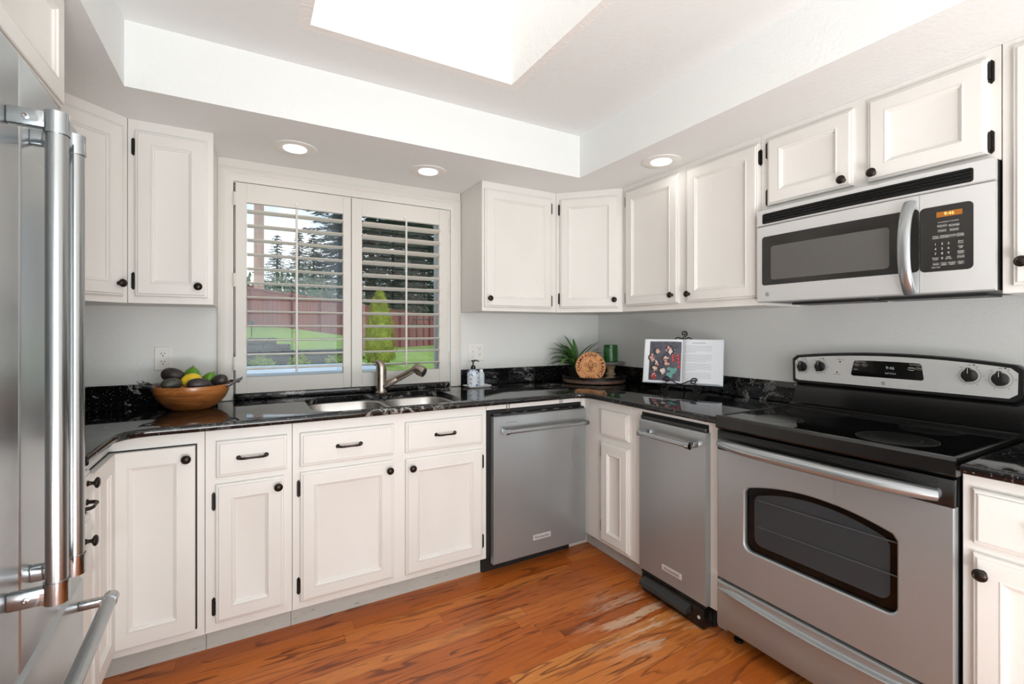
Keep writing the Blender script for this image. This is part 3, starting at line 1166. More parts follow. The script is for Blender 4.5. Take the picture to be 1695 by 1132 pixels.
# ------------------------------------------------------------------ dishwasher and compactor
filler = thing('filler_rail', 'white rail strip between worktop edge and dishwasher', 'filler strip', (-0.94, -0.61, 0.857))
b = MB(BF)
b.box(-1.2455, -0.638, 0.857, ZB, -0.02, 0.0, 0.001, 1)
build('rail', b, CAB, filler)
for a in (-1.12, -0.78):
    b = MB(BF)
    b.tube([(a - .008, 0.857, 0.0035), (a - .008, 0.880, 0.0035)], 0.0018, 8)
    b.tube([(a + .006, 0.857, 0.0035), (a + .006, 0.880, 0.0035)], 0.0018, 8)
    b.box(a - .016, a + .014, 0.849, 0.857, -0.002, 0.006, 0.001, 1)
    build('mounting_clip', b, DGREY, filler)

t = thing('dishwasher', 'stainless steel dishwasher with a bar handle in the back corner run', 'dishwasher', (-0.93, -0.61, 0))
b = MB(BF)
b.box(-1.2445, -0.639, 0.10, 0.852, -0.59, -0.006)
b.box(-1.2445, -0.684, 0.002, 0.10, -0.59, -0.055)
build('tub_housing', b, GAP, t)
b = MB(BF)
DZ0, DZ1 = 0.072, 0.824
b.prism([(0.0, DZ0), (0.030, DZ0), (0.034, DZ0 + .005), (0.034, DZ1 - .006), (0.029, DZ1), (0.0, DZ1)], -1.221, -0.632, 0, Matrix(((0, 0, 1, 0), (0, 1, 0, 0), (1, 0, 0, 0), (0, 0, 0, 1))))
dd = build('door', b, STEEL, t)
b = MB(BF)
b.box(-1.219, -0.634, DZ1 + .0002, DZ1 + .010, 0.0, 0.024, 0.001, 1)
ctl = build('control_strip', b, BPLAS, t)
b = MB(BF)
for a, txt in ((-1.19, 'Select Cycle'), (-1.09, 'Normal'), (-1.02, 'Heavy'), (-0.90, 'Options'), (-0.82, 'Heat Dry'), (-0.72, 'Start')):
    letters(b, txt, 0.009, Matrix.Translation((a, DZ1 + .0104, 0.012)) @ Matrix.Rotation(R(-90), 4, 'X'))
build('lettering', b, INK, ctl)
b = MB(BF)
hz, hd_ = 0.752, 0.080
b.cyl((-1.165, hz, hd_), (-0.665, hz, hd_), 0.0115, seg=20)
hnd = build('handle', b, BAR, t)
for a0, a1 in ((-1.179, -1.158), (-0.674, -0.653)):
    b = MB(BF)
    b.cyl((a0, hz, hd_), (a1, hz, hd_), 0.0155, seg=20)
    b.box(min(a0, a1) + .003, max(a0, a1) - .003, hz - 0.013, hz + 0.013, 0.0345, hd_ - .004, 0.003, 2)
    build('handle_mount', b, CHROME, hnd)
b = MB(BF)
b.box(-1.150, -1.085, 0.790, 0.7915, 0.034, 0.0346)
build('lettering', b, DINK, dd)


def nameplate(parent, F, a0, a1, u0, u1, d):
    b = MB(F)
    b.box(a0, a1, u0, u1, d, d + 0.004, 0.0012, 1)
    o = build('nameplate', b, PLATEM, parent)
    b = MB(F)
    letters(b, 'KitchenAid', (u1 - u0) * 0.66, Matrix.Translation(((a0 + a1) / 2, (u0 + u1) / 2, d + 0.0041)), sx=1.06)
    build('lettering', b, DINK, o)


nameplate(dd, BF, -0.987, -0.874, 0.147, 0.175, 0.034)

fpan = thing('filler_rail', 'white rail strip between worktop edge and trash compactor', 'filler strip', (-0.61, -1.25, 0.866))
b = MB(RF)
b.box(1.0562, 1.4430, 0.866, ZB, -0.02, 0.0, 0.001, 1)
build('rail', b, CAB, fpan)

t = thing('trash_compactor', 'narrow stainless trash compactor with a foot pedal, left of the range', 'trash compactor', (-0.61, -1.25, 0))
b = MB(RF)
b.box(1.0565, 1.4425, 0.10, 0.864, -0.58, -0.004)
b.box(1.0565, 1.4425, 0.002, 0.10, -0.58, -0.03)
build('housing', b, GAP, t)
b = MB(RF)
SW = Matrix(((0, 0, 1, 0), (0, 1, 0, 0), (1, 0, 0, 0), (0, 0, 0, 1)))
b.prism([(0.0, 0.108), (0.027, 0.108), (0.031, 0.112), (0.031, 0.829), (0.026, 0.835), (0.0, 0.835)], 1.072, 1.452, 0, SW)
dd = build('door', b, STEEL, t)
b = MB(RF)
b.box(1.066, 1.440, 0.8352, 0.852, -0.003, 0.016, 0.002, 1)
build('control_strip', b, DGREY, t)
b = MB(RF)
hz, hd_ = 0.782, 0.085
b.cyl((1.135, hz, hd_), (1.405, hz, hd_), 0.0115, seg=20)
hnd = build('handle', b, BAR, t)
for a0, a1 in ((1.122, 1.142), (1.398, 1.418)):
    b = MB(RF)
    b.cyl((a0, hz, hd_), (a1, hz, hd_), 0.0155, seg=20)
    b.box(min(a0, a1) + .003, max(a0, a1) - .003, hz - 0.013, hz + 0.013, 0.0315, hd_ - .004, 0.003, 2)
    build('handle_mount', b, CHROME, hnd)
nameplate(dd, RF, 1.216, 1.328, 0.164, 0.190, 0.031)
b = MB(RF)
b.box(1.085, 1.441, 0.006, 0.092, -0.0295, 0.030, 0.006, 2)
b.box(1.075, 1.442, 0.088, 0.100, -0.0295, 0.022, 0.003, 1)
base = build('foot_base', b, BPLAS, t)
b = MB(RF)
b.prism([(0.030, 0.052), (0.060, 0.046), (0.066, 0.052), (0.062, 0.066), (0.030, 0.082)], 1.105, 1.375, 0, SW)
build('foot_pedal', b, DGREY, t)
b = MB(RF)
b.lathe([(0.007, 0), (0.007, 0.002), (0.005, 0.0025), (0.004, 0.001), (0.001, 0.001)], Matrix.Translation((1.418, 0.050, 0.0302)), 16)
build('lock', b, PLATEM, base)

# ------------------------------------------------------------------ range
t = thing('electric_range', 'stainless electric range with black glass cooktop', 'range', (-0.33, -1.876, 0))
GA0, GA1 = 1.510, 2.242
XF = -0.645
GF = frame((XF, 0, 0), (0, -1, 0))      # door plane
b = MB(GF)
b.box(GA0 + .006, GA1 - .001, 0.055, 0.868, -0.615, -0.030)
build('body', b, BPLAS, t)
for a in (GA0 + .04, GA1 - .04):
    for d in (-0.08, -0.55):
        b = MB(GF)
        b.lathe([(0.018, 0), (0.018, 0.012), (0.008, 0.016), (0.008, 0.056)], Matrix.Translation((a, 0, d)) @ Matrix.Rotation(R(-90), 4, 'X'), 14)
        build('leg', b, BPLAS, t)
# cooktop slab with raised rim and glass
b = MB()
xb, xf = -0.125, XF - 0.006
b.prism([(xf + .004, 0.872), (xf, 0.878), (xf, 0.915), (xf + .006, 0.9235), (xf + .018, 0.924), (xf + .021, 0.9205), (xb - .035, 0.9205), (xb - .032, 0.924), (xb, 0.924), (xb, 0.872)], -(GA1 + .003), -(GA0 - .004), 0, Matrix(((1, 0, 0, 0), (0, 0, 1, 0), (0, 1, 0, 0), (0, 0, 0, 1))))
top = build('cooktop', b, BPLAS, t)
b = MB()
for y0, y1 in ((-(GA1 + .003), -(GA1 - .008)), (-(GA0 + .010), -(GA0 - .004))):
    b = MB()
    b.box(xf + .012, xb - .02, y0, y1, 0.918, 0.9242, 0.002, 1)
    build('cooktop_rim', b, BPLAS, top)
b = MB()
b.box(xf + .022, xb - .038, -(GA1 - .009), -(GA0 + .011), 0.9207, 0.9215)
gl = build('glass_top', b, BGLASS, t)
BRN = mat('printed_burner_ring', srgb(70, 70, 70), 0.25)
BRF = mat('speckled_burner_print', srgb(26, 26, 26), 0.12)
for cx, cy, rr in ((-0.50, -2.055, 0.105), (-0.50, -1.675, 0.085), (-0.24, -1.675, 0.105), (-0.24, -2.055, 0.085)):
    b = MB()
    for r1, r2 in ((rr, rr - .0022), (rr * .93, rr * .93 - .001), (rr * .62, rr * .62 - .0012)):
        n = 56
        i0 = [b.v((cx + r1 * math.cos(2 * PI * k / n), cy + r1 * math.sin(2 * PI * k / n), 0.9217)) for k in range(n)]
        i1 = [b.v((cx + r2 * math.cos(2 * PI * k / n), cy + r2 * math.sin(2 * PI * k / n), 0.9217)) for k in range(n)]
        for k in range(n):
            b.face([i0[k], i0[(k + 1) % n], i1[(k + 1) % n], i1[k]])
    o = build('burner_ring', b, BRN, t)
    b = MB()
    b.prism([(cx + (rr - .006) * math.cos(2 * PI * k / 48), cy + (rr - .006) * math.sin(2 * PI * k / 48)) for k in range(48)], 0.92155, 0.92162)
    build('burner_field', b, BRF, o)
# backguard
b = MB()
SY = Matrix(((1, 0, 0, 0), (0, 0, 1, 0), (0, 1, 0, 0), (0, 0, 0, 1)))
b.prism([(-0.125, 0.880), (-0.138, 0.925), (-0.136, 0.934), (-0.120, 0.938), (-0.114, 0.942), (-0.070, 1.030), (-0.026, 1.030), (-0.026, 0.880)], -(GA1 + .002), -GA0, 0, SY)
build('backguard_riser', b, BPLAS, t)
TX = Matrix.Translation((-0.088, 0, 1.10)) @ Matrix.Rotation(R(5), 4, 'Y') @ Matrix.Translation((0.088, 0, -1.10))
PF = TX @ frame((-0.088, 0, 0), (0, -1, 0))   # control panel face, leaning back a little


def guard_outline(m, a0, a1, z0, zc, arch, r):
    pts = []
    pts += arc(a0 + m + r, z0 + m + r, r, 270, 180, 5)[0:] if False else []
    lo = z0 + m
    pts.append((a0 + m + .006, lo + r * .3))
    pts.insert(0, (a0 + m + r, lo))
    pts.append((a0 + m, zc - .004 - m))
    n = 24
    for i in range(n + 1):
        s = i / n
        x = a0 + m + .018 + (a1 - a0 - 2 * m - .036) * s
        pts.append((x, zc - m + arch * (1 - (2 * s - 1) ** 2) + .012 - 0.0))
    pts.append((a1 - m, zc - .004 - m))
    pts.append((a1 - m - .0, lo + r * .8))
    pts.append((a1 - m - r, lo))
    return pts


b = MB(PF)
go = guard_outline(0.0, 1.494, 2.245, 1.026, 1.142, 0.024, 0.02)
b.rings([[(a, u, -0.050) for a, u in go], [(a, u, -0.008) for a, u in go], [(1.871 + (a - 1.871) * .994, 1.09 + (u - 1.09) * .95, 0.0) for a, u in go]])
gb = build('control_housing', b, BPLAS, t, angle=50)
b = MB(PF)
gi = guard_outline(0.011, 1.498, 2.242, 1.028, 1.140, 0.022, 0.02)
b.prism(gi, 0.0002, 0.0022)
panel = build('control_panel', b, STEELH, t)


def disp_outline(a0, a1, u0, u1, ins, r=0.008):
    return [(a0 + ins, u1 - r), (a0 + ins + r * .6, u1 - r * .1), (a0 + ins + 2 * r, u1)] + [(a0 + (a1 - a0) * s, u1 + .002 * math.sin(PI * s)) for s in (.3, .5, .7)] + [(a1 - ins - 2 * r, u1), (a1 - ins - r * .6, u1 - r * .1), (a1 - ins, u1 - r), (a1, u0 + r), (a1 - r * .3, u0 + r * .25), (a1 - r, u0), (a0 + r, u0), (a0 + r * .3, u0 + r * .25), (a0, u0 + r)]


b = MB(PF)
b.prism(disp_outline(1.742, 1.985, 1.077, 1.141, 0.008)[::-1], 0.0023, 0.0036)
dsp = build('display_window', b, BGLASS, t)
b = MB(PF)
b.prism(disp_outline(1.7405, 1.9865, 1.0755, 1.1425, 0.008)[::-1], 0.0022, 0.0029)
build('display_bezel', b, PLATEM, dsp)
b = MB(PF)
letters(b, '9:46', 0.017, Matrix.Translation((1.878, 1.117, 0.0038)))
letters(b, 'Self Clean', 0.009, Matrix.Translation((1.880, 1.096, 0.0038)))
build('digits', b, DIMT, dsp)
b = MB(PF)
letters(b, 'Oven Controls', 0.0060, Matrix.Translation((1.776, 1.136, 0.0038)))
letters(b, 'Time Controls', 0.0060, Matrix.Translation((1.957, 1.135, 0.0038)))
for a, u, s in ((1.762, 1.124, 'Bake'), (1.790, 1.124, 'Broil'), (1.759, 1.104, 'Clean'), (1.946, 1.122, 'Kitchen'), (1.971, 1.122, 'Clock'), (1.946, 1.114, 'Timer')):
    letters(b, s, 0.0058, Matrix.Translation((a, u, 0.0038)))
for a, u in ((1.762, 1.124), (1.790, 1.124), (1.946, 1.119), (1.971, 1.122)):
    b.tube([(a + .011 * math.cos(2 * PI * k / 16), u + .0065 * math.sin(2 * PI * k / 16), 0.0038) for k in range(16)], 0.0003, 4, closed=True)
build('lettering', b, INK, dsp)


def ge_badge(parent, F, a, u, r, d, tone):
    """round emblem with a curly monogram"""
    b = MB(F)
    b.lathe([(r, 0.0), (r, 0.001), (r * .9, 0.0014), (0.0005, 0.0014)], Matrix.Translation((a, u, d)), 28)
    o = build('badge', b, PLATEM, parent)
    b = MB(F)
    z = d + 0.0016
    b.tube([(a + r * .80 * math.cos(2 * PI * k / 28), u + r * .80 * math.sin(2 * PI * k / 28), z) for k in range(28)], r * .05, 4, closed=True)
    g = [(.02, .42), (-.20, .50), (-.46, .30), (-.50, -.08), (-.30, -.40), (-.08, -.36), (.02, -.10), (-.16, -.02)]
    e = [(.46, .30), (.34, .48), (.12, .36), (.14, .12), (.32, .06), (.12, -.02), (.10, -.32), (.32, -.48), (.54, -.30)]
    for pts in (g, e):
        b.tube([(a + x * r, u + y * r, z) for x, y in pts], r * .075, 6)
    build('lettering', b, tone, o)


ge_badge(panel, PF, 1.858, 1.056, 0.0085, 0.0023, DINK)


def dial(a, u, big):
    r = 0.0225 if big else 0.0215
    b = MB(PF)
    b.lathe([(r, 0.0), (r, 0.006), (r * .92, 0.010), (r * .55, 0.0125), (0.001, 0.013)], Matrix.Translation((a, u, 0.0024)), 28)
    b.prism([(a - .0065, u - r * 1.02), (a + .0065, u - r * 1.02), (a + .0065, u + r * 1.06), (a - .0065, u + r * 1.06)], 0.0105, 0.0245)
    b.prism([(a - .004, u + r * .8), (a + .004, u + r * .8), (a + .004, u + r * 1.20), (a - .004, u + r * 1.20)], 0.008, 0.0235)
    o = build('dial', b, BPLAS, t, angle=40)
    b = MB(PF)
    b.box(a - .0008, a + .0008, u + r * .3, u + r * 1.1, 0.0246, 0.0248)
    build('pointer', b, INK, o)
    b = MB(PF)
    rr = r * 1.32
    b.tube([(a + rr * math.cos(R(60 - 290 * k / 30)), u + rr * math.sin(R(60 - 290 * k / 30)), 0.0024) for k in range(31)], 0.00045, 4)
    for k in range(6):
        an = R(60 - 290 * k / 5)
        letters(b, ('HI', '8', '6', '4', '2', 'LO')[k], 0.0062, Matrix.Translation((a + rr * 1.22 * math.cos(an), u + rr * 1.22 * math.sin(an), 0.0024)))
    letters(b, 'OFF', 0.0062, Matrix.Translation((a - .002, u + rr * 1.22, 0.0024)))
    b.box(a + .008, a + .013, u + rr * 1.18, u + rr * 1.26 + .002, 0.0022, 0.0026)
    build('lettering', b, DINK, panel)


for a, u, bg_ in ((1.543, 1.100, 0), (1.619, 1.106, 0), (2.112, 1.108, 1), (2.190, 1.102, 1)):
    dial(a, u, bg_)
for a, u in ((1.698, 1.132), (1.688, 1.086)):
    b = MB(PF)
    b.lathe([(0.0032, 0), (0.0032, 0.001), (0.001, 0.0016)], Matrix.Translation((a, u, 0.0023)), 12)
    build('indicator_light', b, SLOT, panel)
b = MB(PF)
letters(b, 'Surface Unit', 0.0055, Matrix.Translation((1.700, 1.141, 0.0024)))
letters(b, 'Hot Surface', 0.0055, Matrix.Translation((1.688, 1.077, 0.0024)))
build('lettering', b, DINK, panel)

# oven door: steel frame round an arched window, black vented band, bowed handle
wa0, wa1, wz0, wzc, wzm = 1.624, 2.116, 0.420, 0.668, 0.706


def arch_win(m):
    r = 0.028
    pts = arc(wa0 + m + r, wz0 + m + r, r, 180, 270, 5) + arc(wa1 - m - r, wz0 + m + r, r, 270, 360, 5)
    n = 20
    x0, x1 = wa0 + m, wa1 - m
    pts += [(x1, wzc - m - .018)]
    for i in range(n + 1):
        s = i / n
        pts.append((x1 - .012 - (x1 - x0 - .024) * s, wzc - m + (wzm - wzc) * (1 - (2 * s - 1) ** 2)))
    pts += [(x0, wzc - m - .018)]
    return pts


win = arch_win(0.0)
dz0, dz1 = 0.268, 0.7855
b = MB(GF)
bmx = b.bm


def ring3(pts, d):
    return [b.v((a, u, d)) for a, u in pts]


outer = [(GA0, dz0), (GA1 - .002, dz0), (GA1 - .002, dz1), (GA0, dz1)]
o_f = ring3([(GA0 + .003, dz0 + .003), (GA1 - .005, dz0 + .003), (GA1 - .005, dz1), (GA0 + .003, dz1)], 0.0)
o_e = ring3(outer, -0.004)
o_b = ring3(outer, -0.0285)
w_f = ring3(win, 0.0)
w_i = ring3(arch_win(0.004), -0.004)
w_b = ring3(arch_win(0.004), -0.020)
for A, B_ in ((o_f, o_e), (o_e, o_b), (w_f, w_i), (w_i, w_b)):
    for k in range(len(A)):
        b.face([A[k], A[(k + 1) % len(A)], B_[(k + 1) % len(A)], B_[k]])
ed = [bmx.edges.get((o_f[k], o_f[(k + 1) % 4])) for k in range(4)] + [bmx.edges.get((w_f[k], w_f[(k + 1) % len(w_f)])) for k in range(len(w_f))]
bmesh.ops.triangle_fill(bmx, use_beauty=True, edges=ed)
od = build('door', b, STEEL, t)
b = MB(GF)
b.prism(arch_win(0.0035), -0.013, -0.010)
build('window_glass', b, OVENG, od)
RACKM = mat('grey_oven_rack_wire', srgb(158, 158, 155), 0.4)
OVN = mat('dark_oven_lining', srgb(112, 112, 112), 0.4)
b = MB(GF)
b.box(wa0 - .03, wa1 + .03, wz0 - .03, wzm + .03, -0.0285, -0.026)
build('oven_lining', b, BPLAS, od)
b = MB(GF)
b.prism(arch_win(0.030), -0.026, -0.024)
build('oven_interior', b, OVN, od)
for u in (0.628, 0.528):
    b = MB(GF)
    b.cyl((wa0 + .05, u - .004, -0.0185), (wa1 - .004, u + .008, -0.0185), 0.0024, seg=8)
    build('rack', b, RACKM, od)
b = MB(GF)
b.box(GA0, GA1 - .002, dz1 + .0004, 0.862, -0.0285, 0.0, 0.003, 2)
band = build('door_top_band', b, BPLAS, t)
b = MB(GF)
for u in (0.853, 0.845, 0.837):
    b.box(GA0 + .022, GA1 - .035, u, u + .0025, 0.0, 0.0006)
build('vent_slot', b, GAP, band)
b = MB(GF)
hp = []
n = 28
for i in range(n + 1):
    s = -1 + 2 * i / n
    hp.append((1.868 + s * 0.338, 0.816 - 0.004 * s * s + .002, 0.004 + 0.052 * (1 - abs(s) ** 3.2)))
b.tube(hp, [0.0205 + 0.004 * min(1, (1 - abs(-1 + 2 * i / n)) * 4) for i in range(n + 1)], 16, flat=0.85)
build('handle', b, BAR, t, angle=60)
# storage drawer with a curved pull lip
b = MB(GF)
zs_ = [(0.072, -0.004), (0.078, 0.0), (0.150, 0.003), (0.196, 0.006), (0.212, 0.013), (0.219, 0.016), (0.224, 0.010), (0.226, 0.001), (0.232, -0.004), (0.246, -0.002), (0.252, -0.002), (0.256, -0.006)]
base_prof = [(0.072, -0.004), (0.078, 0.0), (0.150, 0.0005), (0.196, 0.0005), (0.212, 0.0005), (0.219, 0.0005), (0.224, 0.0005), (0.226, 0.0), (0.232, 0.0), (0.246, 0.0), (0.252, -0.001), (0.256, -0.006)]
cols = []
n = 32
for i in range(n + 1):
    s = i / n
    a = GA0 + (GA1 - .002 - GA0) * s
    w = max(0.0, min(1.0, (s - .02) / .10)) * max(0.0, min(1.0, (.98 - s) / .10))
    w = w * w * (3 - 2 * w)
    drop = -0.016 * math.sin(PI * s)
    col_ = []
    for k, ((z1, d1), (z2, d2)) in enumerate(zip(base_prof, zs_)):
        z = z1 + (z2 - z1) * w
        if 2 <= k <= 8:
            z += drop * w + .012 * w
        col_.append((a, z, d1 + (d2 - d1) * w))
    cols.append(col_ + [(a, 0.256, -0.0285), (a, 0.072, -0.0285)])
b.rings(cols, True, True, True)
build('storage_drawer', b, STEEL, t, angle=50)

# ------------------------------------------------------------------ microwave
t = thing('microwave', 'stainless over-the-range microwave with curved bar handle', 'microwave', (-0.19, -1.875, 1.383))
XM = -0.365
MF = frame((XM, 0, 0), (0, -1, 0))
q_ = 1.938 / 1.883


def ma(y):
    return 2.745 - (y + 2.745) * q_


def mz(z):
    return 1.269 + (z - 1.269) * q_


MA0, MA1 = 1.501, 2.2475
M0, M1 = 1.384, 1.7855
b = MB(MF)
b.box(MA0 + .002, MA1 - .002, M0 + .006, M1, -0.362, -0.020)
b.box(MA0 + .06, MA0 + .36, M0 - .003, M0 + .006, -0.30, -0.16)
b.box(MA1 - .36, MA1 - .06, M0 - .003, M0 + .006, -0.30, -0.16)
build('body', b, DGREY, t)


def bowed(b, a0, a1, u0, u1, bulge, d0, back, n=16, r=0.006):
    """front skin slightly bowed along its width"""
    cols = []
    for i in range(n + 1):
        s = i / n
        a = a0 + (a1 - a0) * s
        f_ = (a - MA0) / (MA1 - MA0)
        d = d0 + bulge * (1 - (2 * f_ - 1) ** 2)
        cols.append([(a, u0, back), (a, u0, d - r * .6), (a, u0 + r * .6, d), (a, u1 - r * .6, d), (a, u1, d - r * .6), (a, u1, back)])
    b.rings(cols, True, True, True)


BUL = 0.010


def fd(a):
    f_ = (a - MA0) / (MA1 - MA0)
    return BUL * (1 - (2 * f_ - 1) ** 2)


zsplit = mz(1.704)
asplit = ma(-2.089)
b = MB(MF)
bowed(b, MA0, MA1, zsplit + .001, M1, BUL, 0.0, -0.0195)
grl = build('vent_panel', b, STEELH, t)
b = MB(MF)
va0, va1, vu0, vu1 = ma(-1.560), ma(-2.216), mz(1.712), mz(1.755)
n = 24


def skin(b, pts_fn, a0, a1, off, n=24):
    cols = []
    for i in range(n + 1):
        a = a0 + (a1 - a0) * i / n
        lo, hi = pts_fn(a)
        cols.append([(a, lo, fd(a) + off), (a, hi, fd(a) + off), (a, hi, fd(a) + .0), (a, lo, fd(a) + .0)])
    b.rings(cols, True, True, True)


def round_end(a0, a1, u0, u1, r):
    def fn(a):
        e = min(a - a0, a1 - a)
        k = 0.0
        if e < r:
            k = r - math.sqrt(max(r * r - (r - e) ** 2, 0))
        return u0 + k, u1 - k
    return fn


def uniq(a0, a1, r):
    return [a0 + r * (1 - math.cos(PI / 2 * i / 6)) for i in range(7)] + [a0 + r + (a1 - a0 - 2 * r) * i / 16 for i in range(1, 16)] + [a1 - r + r * math.sin(PI / 2 * i / 6) for i in range(7)]


def skin2(b, a0, a1, u0, u1, r, off):
    cols = []
    fn = round_end(a0, a1, u0, u1, r)
    for a in uniq(a0, a1, r):
        lo, hi = fn(a)
        cols.append([(a, lo, fd(a) + off), (a, hi, fd(a) + off), (a, hi, fd(a) - .0005), (a, lo, fd(a) - .0005)])
    b.rings(cols, True, True, True)


skin2(b, va0, va1, vu0, vu1, 0.008, 0.0006)
vg = build('vent_opening', b, GAP, grl)
b = MB(MF)
for k in range(4):
    u = vu0 + .004 + (vu1 - vu0 - .004) * k / 4
    cols = []
    for i in range(17):
        a = va0 + .004 + (va1 - va0 - .008) * i / 16
        d = fd(a)
        cols.append([(a, u, d + .0005), (a, u + .002, d + .004), (a, u + .006, d + .0045), (a, u + .0075, d + .002), (a, u + .0075, d + .0005)])
    b.rings(cols, True, True, True)
build('vent_grille', b, BPLAS, grl, angle=50)
b = MB(MF)
bowed(b, MA0, asplit - .0006, M0 + .004, zsplit - .001, BUL, 0.0, -0.0195)
md = build('door', b, STEELH, t)
b = MB(MF)
skin2(b, ma(-1.559), asplit - .0008, mz(1.455), mz(1.658), 0.012, 0.0010)
dg = build('door_glass', b, mat('dark_microwave_glass', srgb(44, 43, 41), 0.10), md)
b = MB(MF)
skin2(b, ma(-1.598), ma(-2.009), mz(1.476), mz(1.615), 0.012, 0.0014)
build('door_screen', b, SCREENG, md)
ge_badge(md, MF, ma(-1.583), mz(1.418), 0.0105, fd(ma(-1.583)) + .0002, DINK)
b = MB(MF)
bowed(b, asplit + .0006, MA1, M0 + .004, zsplit - .001, BUL, 0.0, -0.0195)
mp_ = build('control_side', b, STEELH, t)
b = MB(MF)
skin2(b, asplit + .001, ma(-2.216), mz(1.452), mz(1.656), 0.014, 0.0012)
kp = build('key_panel', b, mat('dark_key_panel', srgb(40, 39, 38), 0.16), t)
MT = lambda y, z, o=0.0014: Matrix.Translation((ma(y), mz(z), fd(ma(y)) + o)) @ Matrix.Rotation(R(2.2), 4, 'Y')
b = MB(MF)
b.box(-0.031, 0.031, -0.0085, 0.0085, -0.0004, 0.0004, M=MT(-2.1615, 1.6285))
dp = build('display', b, AMBER, kp)
b = MB(MF)
letters(b, '9:46', 0.0145, MT(-2.1615, 1.6285, 0.0022))
build('digits', b, AMBERT, dp)
b = MB(MF)
for y, z, s, sz in ((-2.145, 1.593, 'Popcorn', .0072), (-2.173, 1.591, 'Beverage', .0072), (-2.145, 1.578, 'Potato', .0072), (-2.173, 1.577, 'Reheat', .0072),
                    (-2.129, 1.5615, 'Time', .006), (-2.129, 1.5565, 'Cook', .006), (-2.149, 1.5615, 'Defrost', .006), (-2.149, 1.5565, 'Auto/Time', .0055), (-2.168, 1.560, 'Reminder', .006), (-2.187, 1.5615, 'Timer', .006), (-2.187, 1.5565, 'On/Off', .006),
                    (-2.129, 1.537, '1', .010), (-2.145, 1.537, '2', .010), (-2.160, 1.536, '3', .010), (-2.129, 1.522, '4', .010), (-2.145, 1.522, '5', .010), (-2.160, 1.522, '6', .010),
                    (-2.129, 1.507, '7', .010), (-2.145, 1.507, '8', .010), (-2.160, 1.507, '9', .010), (-2.145, 1.492, '0', .010),
                    (-2.129, 1.4945, 'Power', .006), (-2.129, 1.4895, 'Level', .006), (-2.160, 1.4945, 'Add', .006), (-2.160, 1.4895, '30 Sec', .006),
                    (-2.188, 1.5395, 'Start', .0065), (-2.188, 1.534, 'Pause', .0055), (-2.188, 1.524, 'Clear', .006), (-2.188, 1.519, 'Off', .006), (-2.188, 1.5085, 'Delay', .006), (-2.188, 1.5035, 'Start', .006), (-2.188, 1.492, 'Clock', .007),
                    (-2.130, 1.475, 'Auto', .0065), (-2.130, 1.465, 'Night Light', .005), (-2.149, 1.4765, 'Turn', .006), (-2.149, 1.4715, 'table', .006), (-2.168, 1.4765, 'Surface', .006), (-2.168, 1.4715, 'Light', .006), (-2.188, 1.4765, 'Vent', .006), (-2.188, 1.4715, 'Fan', .006), (-2.159, 1.604, 'CONVENIENCE COOKING', .0042)):
    letters(b, s, sz, MT(y, z))
build('lettering', b, INK, kp)
KEYM = mat('grey_key_cap', srgb(70, 69, 67), 0.35)
b = MB(MF)
for y, z in ((-2.145, 1.593), (-2.173, 1.591), (-2.145, 1.578), (-2.173, 1.577)):
    b.box(-.0115, .0115, -.0055, .0055, -.0004, .0002, M=MT(y, z, .0012))
for y, z in ((-2.129, 1.559), (-2.149, 1.559), (-2.168, 1.559), (-2.187, 1.559), (-2.188, 1.506), (-2.188, 1.492), (-2.188, 1.474), (-2.130, 1.475), (-2.149, 1.474), (-2.168, 1.474)):
    b.box(-.0088, .0088, -.0058, .0058, -.0004, .0002, M=MT(y, z, .0012))
build('key_caps', b, KEYM, kp)['kind'] = 'stuff'
b = MB(MF)
hp, hr = [], []
n = 24
for i in range(n + 1):
    s = -1 + 2 * i / n
    hp.append((ma(-2.066), mz(1.5345) + s * 0.152, fd(ma(-2.066)) + 0.004 + 0.046 * (1 - abs(s) ** 2.6)))
    hr.append(0.0105)
b.tube(hp, hr, 16, flat=1.75)
build('handle', b, BAR, t, angle=60)
b = MB(MF)
b.box(asplit + .0015, asplit + .0025, 1.475, 1.63, fd(asplit) + .001, fd(asplit) + .003)
build('handle_slot', b, GAP, kp)

# ------------------------------------------------------------------ refrigerator
FX, FY, FZ = -2.703, -1.0366, 1.80
t = thing('refrigerator', 'stainless french-door refrigerator with bottom freezer, cut by the photo edge', 'refrigerator', (FX, FY, 0), rz=R(2.0))
